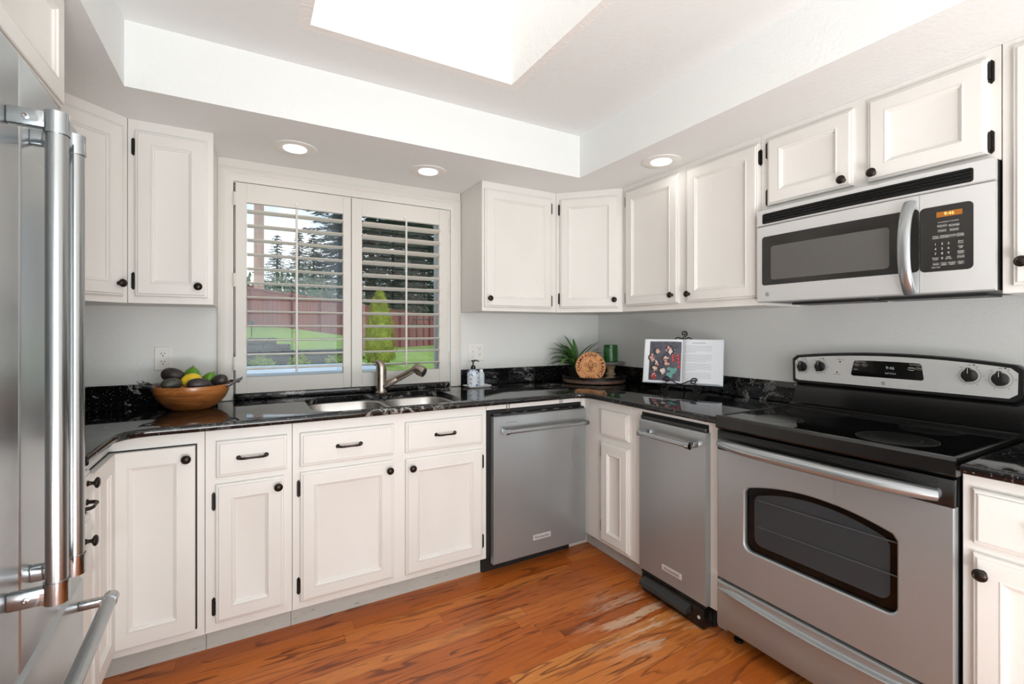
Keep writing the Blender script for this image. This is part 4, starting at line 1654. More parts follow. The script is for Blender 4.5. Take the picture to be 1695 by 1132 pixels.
# local frame at the far front corner: a grows away from the camera, so the fridge spans a = -0.92 .. 0
KF = Matrix.Translation((FX, FY, 0)) @ Matrix.Rotation(R(2.0), 4, 'Z') @ frame((0, 0, 0), (0, 1, 0))
SEAM = -0.463
b = MB(KF)
b.box(-0.918, -0.008, 0.03, FZ - .03, -0.62, -0.070, 0.004, 1)
b.box(-0.90, -0.02, 0.001, 0.03, -0.60, -0.09)
build('body', b, DGREY, t)
GZ = 0.592
for a0, a1, ha, first in ((SEAM + .0025, 0.0, -0.405, 0), (-0.926, SEAM - .0025, -0.523, 1)):
    b = MB(KF)
    b.box(a0, a1, GZ + .008, FZ, -0.068, 0.0, 0.006, 3)
    dr = build('door', b, FRIDGE, t)
    b = MB(KF)
    hz0, hz1, hd_ = 0.756, 1.678, 0.066
    b.cyl((ha, hz0 + .035, hd_), (ha, hz1 - .035, hd_), 0.0165, seg=28)
    hb = build('handle', b, FBAR, dr)
    for z, sgn in ((hz0, 1), (hz1, -1)):
        b = MB(KF)
        z2 = z + sgn * .035
        lo, hi = min(z, z2), max(z, z2)
        b.lathe([(0.0185, lo), (0.0185, hi)], Matrix.Translation((ha, 0, hd_)) @ Matrix.Rotation(R(-90), 4, 'X'), 28)
        b.box(ha - .010, ha + .010, lo + .002, hi - .002, 0.0, hd_, 0.0025, 2)
        zr = z + sgn * .041
        b.lathe([(0.0192, min(z2, zr)), (0.0192, max(z2, zr))], Matrix.Translation((ha, 0, hd_)) @ Matrix.Rotation(R(-90), 4, 'X'), 28)
        build('handle_mount', b, CHROME, dr, angle=40)
    for z in (hz0 + .018, hz1 - .018):
        b = MB(KF)
        b.lathe([(0.0055, 0.0), (0.0055, 0.002), (0.003, 0.003), (0.001, 0.0015)], Matrix.Translation((ha - .0102, z, 0.026)) @ Matrix.Rotation(R(-90), 4, 'Y'), 12)
        build('screw_cap', b, CHROME, dr)
    b = MB(KF)
    c0 = a1 - .06 if first == 0 else a0 + .06
    b.box(c0 - .05, c0 + .05, FZ, FZ + .018, -0.12, -0.012, 0.005, 2)
    build('hinge_cover', b, DGREY, t)
b = MB(KF)
b.prism([(0.0, 0.085), (0.0, GZ - .012), (-0.016, GZ), (-0.068, GZ), (-0.068, 0.085)], -0.926, 0.0, 0, SW)
fz = build('freezer_drawer', b, FRIDGE, t)
b = MB(KF)
hu, hd_ = 0.524, 0.064
b.cyl((-0.886, hu, hd_), (-0.058, hu, hd_), 0.0165, seg=28)
hb = build('handle', b, BAR, fz)
for a0, a1 in ((-0.060, -0.028), (-0.916, -0.884)):
    b = MB(KF)
    b.cyl((a0, hu, hd_), (a1, hu, hd_), 0.0185, seg=28)
    b.box(a0 + .004, a1 - .004, hu - .010, hu + .010, 0.0, hd_, 0.0025, 2)
    build('handle_mount', b, CHROME, fz, angle=40)
b = MB(KF)
b.box(-0.91, -0.01, 0.012, 0.078, -0.09, -0.05)
build('base_grille', b, DGREY, t)
# ------------------------------------------------------------------ fruit bowl
WOODB = mat('acacia_bowl_wood', srgb(150, 92, 48), 0.28, spec=0.5, coat=0.3)
q = NT(WOODB)
v = q.coord((3, 3, 16))
f = q.noise(v, 2.2, 5, 0.6, 0.8)
g = q.noise(q.coord((6, 6, 90)), 2.0, 4)
c1 = q.ramp(f, [(0.28, srgb(104, 58, 28)), (0.45, srgb(158, 96, 48)), (0.58, srgb(186, 118, 62)), (0.72, srgb(128, 74, 36))])
q.l(q.mix(q.ramp(g, [(0.45, (0, 0, 0)), (0.7, (0.45, 0.45, 0.45))]), c1, srgb(92, 50, 26)), q.p.inputs['Base Color'])
PEWTER = mat('aged_pewter', srgb(120, 120, 124), 0.32, 0.9)
bx, by, bz = -2.526, -0.198, 0.9142
t = thing('wooden_bowl', 'round brown wooden bowl with twisted metal handles, full of fruit', 'bowl', (bx, by, bz))
b = MB()
b.lathe([(0.078, 0.0), (0.084, 0.004), (0.108, 0.022), (0.130, 0.050), (0.144, 0.080), (0.1505, 0.106), (0.1495, 0.109), (0.1465, 0.108), (0.140, 0.085), (0.126, 0.066), (0.10, 0.060), (0.001, 0.058)], Matrix.Translation((bx, by, bz)), 56)
build('bowl_body', b, WOODB, t, angle=50)
for s in (-1, 1):
    b = MB()
    pts = []
    for i in range(29):
        w = -1 + 2 * i / 28
        ang = w * 0.42
        rr = 0.146 + 0.036 * (1 - abs(w) ** 2.4)
        pts.append((bx + s * rr * math.cos(ang), by + rr * math.sin(ang) * s, bz + 0.104 + 0.014 * (1 - w * w) + 0.003 * math.sin(w * 9)))
    b.tube(pts, [0.0050 + 0.0022 * abs(math.sin(i * 0.8)) for i in range(29)], 10)
    for e_ in (0, -1):
        b.sphere(pts[e_], 0.008, 0.008, 0.009, 12, 8)
    for i in (7, 12, 16, 21):
        p = Vector(pts[i])
        b.tube([p, p + Vector((s * .010, 0, .006)), p + Vector((s * .016, .004 * (1 if i % 2 else -1), .014))], [0.0042, 0.003, 0.0008], 8)
    build('handle', b, PEWTER, t, angle=60)

AVO = mat('dark_avocado_skin', srgb(52, 46, 44), 0.42, var=0.35, vs=(90, 90, 90), bump=0.5, bs=260, bd=0.001)
AVG = mat('green_black_avocado_skin', srgb(62, 64, 56), 0.42, var=0.3, vs=(90, 90, 90), bump=0.5, bs=260, bd=0.001)
LIME = mat('green_lime_peel', srgb(96, 150, 40), 0.35, var=0.2, vs=(30, 30, 30), bump=0.2, bs=500, bd=0.0005)
LEMON = mat('yellow_lemon_peel', srgb(240, 205, 40), 0.38, var=0.08, vs=(30, 30, 30), bump=0.2, bs=500, bd=0.0005)
STEMM = mat('dry_fruit_stem', srgb(92, 74, 48), 0.8)


def fruit(name, label, cat, grp, pos, rad, length, m, axis, pear=0.0, nip=0.0):
    """lathe along an axis; pear narrows one end, nip adds a pointed end"""
    ax = Vector(axis).normalized()
    Rm = ax.to_track_quat('Z', 'Y').to_matrix().to_4x4()
    M = Matrix.Translation(pos) @ Rm
    n = 18
    prof = []
    for i in range(n + 1):
        w = -1 + 2 * i / n
        r = rad * math.sqrt(max(1 - w * w, 0)) * (1 - pear * 0.5 * (w + 1) / 2)
        h = w * length / 2
        if nip and w > 0.86:
            h += nip * (w - 0.86) / 0.14
            r = max(r, rad * 0.10 * (1 - (w - .86) / .14) + .001)
        prof.append((max(r, 0.0006), h))
    t = thing(name, label, cat, pos, group=grp)
    b = MB()
    b.lathe(prof, M, 24)
    build('skin', b, m, t, angle=70)
    b = MB()
    top = length / 2 + nip
    b.lathe([(0.0030, top - .002), (0.0034, top + .0015), (0.001, top + .002)], M, 8)
    build('stem', b, STEMM, t)
    return t


AV = 'avocados in the bowl'
fruit('avocado', 'large dark avocado topmost at the outlet side of the wooden bowl', 'avocado', AV, (-2.600, -0.165, 1.064), 0.035, 0.098, AVO, (1, -.15, -.28), 0.25)
fruit('avocado', 'greenish black avocado at the bowl rim under the topmost avocado', 'avocado', AV, (-2.594, -0.268, 1.034), 0.028, 0.082, AVG, (1, .35, .05), 0.2)
fruit('avocado', 'dark avocado at the front of the bowl below the lemon', 'avocado', AV, (-2.492, -0.294, 1.030), 0.029, 0.096, AVO, (1, .25, -.1), 0.25)
fruit('avocado', 'dark avocado beside the window-side handle of the bowl', 'avocado', AV, (-2.420, -0.222, 1.035), 0.031, 0.078, AVO, (.55, -.5, .35), 0.2)
fruit('lime', 'large green lime sticking up pointed in the middle of the bowl', 'lime', 'limes in the bowl', (-2.531, -0.160, 1.056), 0.037, 0.080, LIME, (.10, .05, 1), 0.25, 0.006)
fruit('lime', 'small green lime between two avocados near the window', 'lime', 'limes in the bowl', (-2.463, -0.170, 1.042), 0.028, 0.062, LIME, (.5, .1, .8), 0.15, 0.004)
fruit('lemon', 'yellow lemon in the bowl between green lime and front avocado', 'lemon', None, (-2.528, -0.238, 1.044), 0.031, 0.078, LEMON, (1, .1, .35), 0.0, 0.005)

# ------------------------------------------------------------------ soap tray by the sink
CERW = mat('white_glazed_ceramic', srgb(244, 244, 242), 0.18)
t = thing('soap_tray', 'small white rectangular ceramic tray under the soap bottle', 'tray', (-1.066, -0.118, 0.9142))
b = MB()
c0, c1, e0, e1 = -1.146, -0.986, -0.172, -0.064
pr = [(0.010, 0.9144), (0.004, 0.918), (0.0, 0.9262), (0.002, 0.9268), (0.006, 0.9258), (0.012, 0.9205)]
b.rings([[(x, y, z) for x, y in rrect(c0 + i, c1 - i, e0 + i, e1 - i, 0.012, 5)] for i, z in pr], True, True, True)
build('dish', b, CERW, t, angle=50)
BLUEP = mat('white_bottle_with_blue_toile', srgb(232, 236, 242), 0.22)
q = NT(BLUEP)
f = q.noise(q.coord((1, 1, 1)), 75.0, 4, 0.6)
q.l(q.ramp(f, [(0.50, srgb(232, 237, 243)), (0.56, srgb(120, 150, 200)), (0.64, srgb(48, 84, 150))]), q.p.inputs['Base Color'])
t = thing('soap_dispenser', 'blue and white patterned soap bottle with black pump', 'soap dispenser', (-1.094, -0.120, 0.9210))
b = MB()
b.lathe([(0.030, 0.0), (0.036, 0.003), (0.0375, 0.010), (0.0375, 0.070), (0.036, 0.080), (0.029, 0.093), (0.018, 0.102), (0.014, 0.105)], Matrix.Translation((-1.094, -0.120, 0.9210)), 32)
bod = build('bottle', b, BLUEP, t, angle=50)
b = MB()
for k in range(9):
    pass
rs = []
for z in (0.016, 0.066):
    rs.append([(-1.094 + 0.0380 * math.cos(R(a)), -0.120 + 0.0380 * math.sin(R(a)), 0.9210 + z) for a in range(228, 291, 6)])
b.rings(rs, False, False, False)
o = build('label', b, mat('plain_soap_label', srgb(228, 232, 238), 0.5), t)
b = MB()
b.lathe([(0.0145, 0.105), (0.0150, 0.108), (0.0150, 0.124), (0.010, 0.128), (0.0048, 0.130), (0.0048, 0.150), (0.010, 0.151), (0.0115, 0.156), (0.010, 0.161), (0.001, 0.162)], Matrix.Translation((-1.094, -0.120, 0.9210)), 20)
P0 = Vector((-1.094, -0.120, 0.9210 + 0.157))
b.tube([P0, P0 + Vector((.018, -.006, .002)), P0 + Vector((.030, -.010, -.002)), P0 + Vector((.033, -.011, -.008))], [0.006, 0.005, 0.004, 0.0035], 10)
build('pump', b, BPLAS, t, angle=50)
t = thing('lotion_bottle', 'slim pale bottle beside the patterned soap bottle', 'bottle', (-1.030, -0.100, 0.9210))
b = MB()
b.lathe([(0.018, 0.0), (0.021, 0.003), (0.021, 0.070), (0.017, 0.080), (0.011, 0.084)], Matrix.Translation((-1.030, -0.100, 0.9210)), 24)
build('bottle', b, mat('pale_blue_white_plastic', srgb(214, 224, 228), 0.3, var=0.1, vs=(40, 40, 40)), t, angle=50)
b = MB()
b.lathe([(0.0115, 0.084), (0.0115, 0.098), (0.009, 0.1), (0.001, 0.1)], Matrix.Translation((-1.030, -0.100, 0.9210)), 16)
build('cap', b, CERW, t)

# ------------------------------------------------------------------ round tray in the corner
tx, ty, tz = -0.245, -0.245, 0.9142
BARREL = mat('weathered_barrel_wood', srgb(96, 74, 62), 0.6)
q = NT(BARREL)
f = q.noise(q.coord((8, 8, 60)), 3.0, 5, 0.65)
q.l(q.ramp(f, [(0.3, srgb(62, 44, 36)), (0.55, srgb(112, 86, 72)), (0.75, srgb(150, 128, 112))]), q.p.inputs['Base Color'])
IRON = mat('black_wrought_iron', srgb(30, 27, 26), 0.42, 0.6)
t = thing('round_tray', 'round dark barrel-wood tray with black metal band in the worktop corner', 'tray', (tx, ty, tz))
b = MB()
b.lathe([(0.185, 0.0), (0.206, 0.003), (0.213, 0.006), (0.215, 0.028), (0.212, 0.030), (0.208, 0.030), (0.203, 0.030), (0.203, 0.014), (0.001, 0.0135)], Matrix.Translation((tx, ty, tz)), 64)
build('tray_base', b, BARREL, t, angle=40)
b = MB()
b.lathe([(0.2155, 0.027), (0.2165, 0.028), (0.2165, 0.043), (0.2150, 0.0445), (0.2025, 0.0445), (0.2015, 0.043), (0.2028, 0.0285)], Matrix.Translation((tx, ty, tz)), 64, cap0=False, cap1=False)
build('metal_band', b, IRON, t, angle=40)

# cork trivet with a ring of letters and a lily emblem
CORK = mat('orange_cork', srgb(226, 160, 106), 0.75, var=0.10, vs=(120, 120, 120), bump=0.3, bs=500)
BURN = mat('burnt_brown_engraving', srgb(74, 42, 28), 0.8)
dcam = Vector((-2.303 + .345, -2.745 + .335, 0)).normalized()
aa = Vector((0, 0, 1)).cross(dcam).normalized()
uu = (Vector((0, 0, 1)) * math.cos(R(11)) - dcam * math.sin(R(11)))
CF = frame((-0.345, -0.335, 1.0268), aa, uu)
t = thing('cork_trivet', 'round orange cork disc with a stamped ring of letters and a lily', 'trivet', (-0.345, -0.335, 0.928))
b = MB(CF)
b.lathe([(0.094, -0.007), (0.098, -0.004), (0.098, 0.004), (0.095, 0.007), (0.0005, 0.007)], None, 56)
build('disc', b, CORK, t, angle=35)
b = MB(CF)
txt = 'CHAMPAGNE FRANCE'
for i, ch in enumerate(txt):
    if ch == ' ':
        continue
    th = R(196 - i * 16.4)
    letters(b, ch, 0.0290, bold=0.0008, M=Matrix.Translation((0.0775 * math.cos(th), 0.0775 * math.sin(th), 0.0072)) @ Matrix.Rotation(th - PI / 2, 4, 'Z'))
for i, ch in enumerate('1851'):
    th = R(247 + i * 13)
    letters(b, ch, 0.0270, bold=0.0008, M=Matrix.Translation((0.0775 * math.cos(th), 0.0775 * math.sin(th), 0.0072)) @ Matrix.Rotation(th + PI / 2, 4, 'Z'))
build('lettering', b, BURN, t)
b = MB(CF)
b.tube([(0.060 * math.cos(2 * PI * k / 48), 0.060 * math.sin(2 * PI * k / 48), 0.0072) for k in range(48)], 0.0007, 4, closed=True)
b.tube([(0.093 * math.cos(2 * PI * k / 48), 0.093 * math.sin(2 * PI * k / 48), 0.0072) for k in range(48)], 0.0007, 4, closed=True)
lily = [[(0, .046), (-.010, .030), (-.013, .016), (-.008, .002), (-.005, -.008)], [(0, .046), (.010, .030), (.013, .016), (.008, .002), (.005, -.008)], [(0, .036), (0, -.006)]]
for s in (-1, 1):
    lily += [[(s * .006, -.008), (s * .012, .006), (s * .020, .020), (s * .031, .024), (s * .040, .017), (s * .041, .005), (s * .034, -.002), (s * .027, .002), (s * .029, .009)],
             [(s * .006, -.009), (s * .018, -.004), (s * .026, .012), (s * .033, .014)],
             [(s * .004, -.014), (s * .008, -.026), (s * .018, -.034), (s * .024, -.028), (s * .018, -.022)]]
lily += [[(-.016, -.008), (.016, -.008)], [(-.016, -.0135), (.016, -.0135)], [(-.003, -.015), (-.005, -.030), (0, -.042), (.005, -.030), (.003, -.015)]]
for pts in lily:
    b.tube([(x, y, 0.0072) for x, y in pts], 0.0014, 6)
b.lathe([(0.0025, 0), (0.001, 0.0006)], Matrix.Translation((-0.0775 * math.cos(R(22)), -0.0775 * math.sin(R(22)), 0.0071)), 10)
build('emblem', b, BURN, t)

# pedestal stand with candle
px, py, pz = -0.118, -0.272, 0.9282
t = thing('pedestal_stand', 'small cake stand with slate top on a turned pale wood foot', 'pedestal stand', (px, py, pz))
PALEW = mat('pale_turned_wood', srgb(172, 152, 124), 0.6, var=0.15, vs=(20, 20, 60))
SLATE = mat('grey_slate_top', srgb(118, 120, 122), 0.5, var=0.1, vs=(30, 30, 30))
b = MB()
b.lathe([(0.046, 0.0), (0.047, 0.006), (0.040, 0.010), (0.030, 0.014), (0.026, 0.022), (0.033, 0.030), (0.035, 0.036), (0.028, 0.044), (0.024, 0.058), (0.027, 0.074), (0.034, 0.082), (0.030, 0.088), (0.040, 0.096), (0.044, 0.102), (0.044, 0.106)], Matrix.Translation((px, py, pz)), 28)
build('turned_foot', b, PALEW, t, angle=50)
b = MB()
b.lathe([(0.095, 0.1065), (0.099, 0.110), (0.099, 0.118), (0.095, 0.1205), (0.001, 0.1205)], Matrix.Translation((px, py, pz)), 40)
build('slate_top', b, SLATE, t)
GG = mat('green_embossed_glass', srgb(22, 104, 34), 0.07, spec=0.6, coat=0.6)
q = NT(GG)
GG.node_tree.nodes['Principled BSDF'].inputs['Transmission Weight'].default_value = 0.25
wv = q.coord((1, 1, 1))
gx_ = q.n('TexVoronoi')
gx_.inputs['Scale'].default_value = 120
q.l(wv, gx_.inputs['Vector'])
q.bump(gx_.outputs['Distance'], 0.6, 0.003)
t = thing('candle_jar', 'green embossed glass candle jar on the slate-topped stand', 'candle jar', (px, py, pz + 0.1207))
b = MB()
cz = pz + 0.1208
b.lathe([(0.046, 0.0), (0.050, 0.003), (0.0505, 0.010), (0.0505, 0.088), (0.0475, 0.096), (0.0475, 0.099), (0.051, 0.101), (0.051, 0.107), (0.0475, 0.109), (0.0478, 0.116), (0.0455, 0.1165), (0.0450, 0.06), (0.001, 0.06)], Matrix.Translation((px, py, cz)), 40)
build('jar', b, GG, t, angle=40)
b = MB()
b.cyl((px, py, cz + .0602), (px, py, cz + .074), 0.0012, seg=6)
build('wick', b, CERW, t)

# potted plant behind the disc
LEAF = mat('dark_green_plant_leaf', srgb(70, 108, 54), 0.4, var=0.35, vs=(14, 14, 14))
LEAF2 = mat('mid_green_plant_leaf', srgb(112, 150, 80), 0.4, var=0.3, vs=(14, 14, 14))
ppx, ppy, ppz = -0.335, -0.175, 0.9282
t = thing('potted_plant', 'leafy green houseplant in a dark pot behind the cork disc', 'potted plant', (ppx, ppy, ppz))
b = MB()
b.lathe([(0.040, 0.0), (0.050, 0.003), (0.060, 0.075), (0.063, 0.082), (0.058, 0.083), (0.054, 0.070), (0.001, 0.068)], Matrix.Translation((ppx, ppy, ppz)), 28)
build('pot', b, mat('dark_glazed_pot', srgb(36, 34, 33), 0.35), t, angle=40)
rnd = random.Random(5)


def blade(b, base, ang, lean, length, width, droop, mi, broad=False):
    """a leaf arching out and down, folded along its midrib"""
    P = Vector(base)
    dirh = Vector((math.cos(ang), math.sin(ang), 0))
    side = Vector((-math.sin(ang), math.cos(ang), 0))
    n = 9
    rows = []
    el = lean
    p = P.copy()
    for i in range(n + 1):
        s = i / n
        w = width * (math.sin(PI * min(1, s * .93 + .06)) ** (0.8 if broad else 0.6)) * (1 if s < 1 else 0.05)
        d = dirh * math.cos(el) + Vector((0, 0, 1)) * math.sin(el)
        up = -dirh * math.sin(el) + Vector((0, 0, 1)) * math.cos(el)
        rows.append([p - side * w + up * w * .35, p, p + side * w + up * w * .35])
        p = p + d * (length / n)
        el -= droop / n
    # keep clear of the tiled corner
    for r_ in rows:
        for q_ in r_:
            q_.x = min(q_.x, -0.03)
            q_.y = min(q_.y, -0.03)
            q_.z = max(q_.z, 0.965)
    b.rings(rows, False, False, False, mi)


for k, (mi, cnt) in enumerate(((LEAF, 22), (LEAF2, 12))):
    for j in range(cnt):
        ang = rnd.uniform(0, 2 * PI)
        if 0.1 < ang < 1.4:
            ang += 2.4
        if 3.7 < ang < 5.7:
            ang = rnd.uniform(2.2, 3.6)
        L_ = rnd.uniform(0.15, 0.27)
        b = MB()
        blade(b, (ppx + rnd.uniform(-.02, .02), ppy + rnd.uniform(-.02, .02), ppz + .068), ang, rnd.uniform(0.9, 1.45), L_, rnd.uniform(.009, .017) * (1.3 if k else 1), rnd.uniform(0.6, 1.9), 0)
        build('leaf', b, mi, t, angle=80, recalc=False)
for ang, ln, el, dr in ((2.95, .27, 1.2, 1.7), (2.6, .28, 1.3, 1.6), (3.5, .26, 1.15, 1.7), (1.95, .27, 1.45, .7), (1.3, .23, 1.45, .5), (3.1, .24, .9, 1.7), (3.4, .29, 1.35, 1.5), (2.8, .24, .7, 1.3)):
    b = MB()
    blade(b, (ppx, ppy, ppz + .068), ang, el, ln, .018, dr, 0, True)
    build('leaf', b, LEAF, t, angle=80, recalc=False)

# ------------------------------------------------------------------ cookbook on an iron stand
tilt = R(13)
d0 = Vector((-.862, -.507, 0))
KA = Vector((.507, -.862, 0))
KU = Vector((0, 0, 1)) * math.cos(tilt) - d0 * math.sin(tilt)
ORG = Vector((-0.205, -0.952, 0.966))
BK = frame(ORG, KA, KU)
PAPER = mat('bright_book_paper', srgb(240, 243, 248), 0.55)
COVER = mat('white_book_cover', srgb(232, 236, 242), 0.4)
t = thing('cookbook', 'open white cookbook with a food photo, propped on the iron stand', 'book', (ORG.x, ORG.y, 0.966))


def pagecurve(side, w, th, bow, n=12):
    pts = []
    for i in range(n + 1):
        s = i / n
        pts.append((side * s * w, th * min(1, s * 6) ** .5 + bow * math.sin(PI * min(1, s * 1.0)) * (1 - s)))
    return pts


def sheet(b, side, w, th, bow, u0, u1, d_base):
    pts = pagecurve(side, w, th, bow)
    cols = []
    for a, d in pts:
        cols.append([(a, u0, d_base), (a, u1, d_base), (a, u1, d_base + d), (a, u0, d_base + d)])
    b.rings(cols, True, True, True)


b = MB(BK)
b.box(-0.214, -0.004, 0.0, 0.256, -0.004, -0.0005, 0.001, 1)
b.box(0.004, 0.214, 0.0, 0.256, -0.004, -0.0005, 0.001, 1)
b.box(-0.0045, 0.0045, 0.0, 0.256, -0.006, -0.001, 0.001, 1)
build('cover', b, COVER, t)
b = MB(BK)
sheet(b, -1, 0.206, 0.007, 0.010, 0.004, 0.251, 0.0)
lp = build('left_pages', b, PAPER, t, angle=40)
for k in range(5):
    b = MB(BK)
    sheet(b, 1, 0.211 - 0.0065 * k, 0.0045 + 0.0042 * k, 0.012, 0.004 + .0006 * k, 0.251 - .0004 * k, 0.0)
    build('right_pages', b, PAPER, t, angle=40)
# printed food photograph on the left page (flat print, follows the page)


def page_d(a):
    s = min(1, abs(a) / 0.206)
    return 0.007 * min(1, s * 6) ** .5 + 0.010 * math.sin(PI * s) * (1 - s) + 0.0003


PH = [mat('print_slate_grey', srgb(86, 86, 98), 0.5, var=0.35, vs=(30, 30, 30)), mat('print_cream', srgb(226, 196, 168), 0.5), mat('print_blush', srgb(214, 160, 150), 0.5), mat('print_red', srgb(186, 52, 54), 0.5),
      mat('print_white', srgb(236, 222, 212), 0.5), mat('print_teal', srgb(112, 170, 162), 0.5), mat('print_dark', srgb(52, 52, 60), 0.5)]
b = MB(BK)
ax0, ax1, pu0, pu1 = -0.180, -0.005, 0.014, 0.240
prev = None
cols = []
for i in range(13):
    a = ax0 + (ax1 - ax0) * i / 12
    cols.append([(a, pu0, page_d(a)), (a, pu1, page_d(a))])
b.rings(cols, False, False, False, 0)
rnd = random.Random(11)


def blob(a, u, r, mi, lift):
    b.poly([(a + r * math.cos(2 * PI * k / 9), u + r * math.sin(2 * PI * k / 9), page_d(a) + lift) for k in range(9)], mi)


cl = [(1070, 240, 1), (1185, 215, 2), (1025, 300, 2), (1150, 310, 1), (1070, 360, 4), (1160, 345, 2), (1125, 425, 4), (1040, 475, 3), (1050, 400, 1), (1200, 240, 4)]
lift = 0.0002
for X, Y, mi in cl:
    a = ax0 + (ax1 - ax0) * (X - 1003) / 287
    u = pu1 - (pu1 - pu0) * (Y - 145) / 370
    blob(a, u, 0.022, 6, lift)
    for j in range(26):
        lift += 0.000012
        rr = rnd.uniform(.003, .0075)
        an = rnd.uniform(0, 2 * PI)
        di = rnd.uniform(0, .018)
        aj = min(max(a + di * math.cos(an), ax0 + rr), ax1 - rr)
        blob(aj, min(max(u + di * math.sin(an), pu0 + rr), pu1 - rr), rr, mi if rnd.random() < .6 else rnd.choice((1, 2, 4, 3)), lift)
for X, Y in ((1222, 275), (1222, 300), (1225, 325), (1265, 280), (1268, 310), (1270, 345), (1275, 385)):
    a = ax0 + (ax1 - ax0) * (X - 1003) / 287
    u = pu1 - (pu1 - pu0) * (Y - 145) / 370
    lift += .00001
    blob(a, u, 0.0095, 3, lift)
    blob(a - .002, u + .003, 0.0022, 4, lift + .00001)
for X, Y in ((1190, 405), (1215, 412), (1245, 408), (1185, 455), (1205, 470), (1230, 430), (1215, 440)):
    a = ax0 + (ax1 - ax0) * (X - 1003) / 287
    u = pu1 - (pu1 - pu0) * (Y - 145) / 370
    lift += .00001
    blob(a, u, 0.011, 5, lift)
build('printed_photo', b, PH, lp, recalc=False, flat=True)


def rpage_d(a):
    s = min(1, abs(a) / 0.185)
    return (0.0045 + 0.0042 * 4) * min(1, s * 6) ** .5 + 0.012 * math.sin(PI * s) * (1 - s) + 0.0003


GREYP = mat('grey_print', srgb(168, 172, 180), 0.6)
b = MB(BK)
y = 0.228
rows = [(0.055, 0.125, 0.0040)]
yy = 0.222
for blk in range(4):
    for j in range(5):
        rows.append((0.014, 0.014 + (0.142 if j < 4 else rnd.uniform(.05, .12)), 0.0016))
    rows.append(None)
for i, r_ in enumerate(rows):
    if r_ is None:
        y -= 0.008
        continue
    a0, a1, h = r_
    cols = []
    for k in range(9):
        a = a0 + (a1 - a0) * k / 8
        cols.append([(a, y, rpage_d(a)), (a, y + h, rpage_d(a))])
    b.rings(cols, False, False, False)
    y -= 0.0085 if i else 0.016
build('print_rows', b, GREYP, bpy.data.objects['right_pages.004'], recalc=False)


def spiral(c, r0, r1, a0, turns, n=26):
    return [(c[0] + (r0 + (r1 - r0) * i / n) * math.cos(a0 + turns * 2 * PI * i / n), c[1] + (r0 + (r1 - r0) * i / n) * math.sin(a0 + turns * 2 * PI * i / n)) for i in range(n + 1)]


t = thing('book_stand', 'black wrought-iron scroll stand holding the open cookbook', 'book stand', (ORG.x, ORG.y, 0.9142))
b = MB(BK)
# ledge under the book and the curled lip in front of it
b.tube([(-0.085, -0.004, -0.012), (-0.085, -0.0045, 0.034)], 0.0032, 8)
b.tube([(0.085, -0.004, -0.012), (0.085, -0.0045, 0.034)], 0.0032, 8)
b.tube([(-0.12, -0.004, -0.010), (0.12, -0.004, -0.010)], 0.0032, 8)
build('ledge', b, IRON, t, angle=60)
b = MB(BK)
lip = [(x, y) for x, y in spiral((-0.072, 0.017), 0.003, 0.019, 1.2, 1.35)]
lip += [(-0.040, 0.013), (-0.022, 0.001), (0.0, -0.004), (0.022, 0.002), (0.042, 0.014)]
lip += [(x, y) for x, y in reversed(spiral((0.072, 0.014), 0.003, 0.020, 2.6, -1.35))]
b.tube([(x, y, 0.036) for x, y in lip], 0.0032, 8)
build('curled_lip', b, IRON, t, angle=60)
b = MB(BK)
b.tube([(0.0, -0.004, -0.010), (0.0, 0.150, -0.011), (0.0, 0.256, -0.011), (0.0, 0.273, -0.010)], 0.0036, 8)
fin = spiral((0.004, 0.291), 0.018, 0.004, -PI / 2, 1.4)
b.tube([(x, y, -0.010) for x, y in fin], 0.0036, 8)
for s in (-1, 1):
    w = [(0.0, 0.250), (s * .012, 0.264), (s * .030, 0.269), (s * .044, 0.262), (s * .046, 0.252), (s * .038, 0.250)]
    b.tube([(x, y, -0.011) for x, y in w], 0.0032, 8)
build('back_post', b, IRON, t, angle=60)
# three feet: two scrolls in front, one behind
base = Vector((ORG.x, ORG.y, 0.9142))
for s in (-1, 1):
    b = MB(frame(base + d0 * 0.030, KA))
    sc_ = spiral((s * 0.082, 0.0262), 0.004, 0.0228, PI / 2 + s * .6, -s * 1.5)
    b.tube([(x, y, 0.0) for x, y in sc_] + [(s * 0.058, 0.040, 0.0), (s * 0.066, 0.050, -0.004), (s * 0.082, 0.0545, -0.012)], 0.0032, 8)
    build('foot', b, IRON, t, angle=60)
b = MB()
fF = frame(base, -d0, (0, 0, 1))
b.tube([fF @ Vector(p) for p in ((0.046, 0.165, 0), (0.078, 0.09, 0), (0.100, 0.02, 0), (0.112, 0.004, 0), (0.122, 0.010, 0), (0.120, 0.018, 0))], 0.0034, 8)
build('back_leg', b, IRON, t, angle=60)

# ------------------------------------------------------------------ outside: eave, string light, yard
b = MB()
b.box(-5.0, 1.0, 0.15, 0.60, 2.60, 2.72)
struct('trim_2', b, TRIMW)
t = thing('string_light', 'dark hanging string-light bulb outside the left shutter', 'string light', (-2.20, 0.52, 2.13))
b = MB()
b.tube([(-3.6, 0.52, 2.60), (-3.2, 0.52, 2.40), (-2.7, 0.52, 2.30), (-2.185, 0.52, 2.262), (-1.7, .52, 2.30), (-1.2, .52, 2.40), (-.8, .52, 2.60)], 0.004, 8)
b.tube([(-2.185, 0.52, 2.262), (-2.185, 0.52, 2.205)], 0.005, 8)
build('cord', b, BPLAS, t)
b = MB()
b.lathe([(0.008, 0.085), (0.018, 0.078), (0.024, 0.060), (0.026, 0.020), (0.024, 0.0)], Matrix.Translation((-2.185, 0.52, 2.125)), 18)
build('socket', b, mat('grey_lamp_socket', srgb(70, 74, 80), 0.5), t, angle=50)
b = MB()
b.sphere((-2.185, 0.52, 2.112), 0.022, 0.022, 0.024, 16, 10)
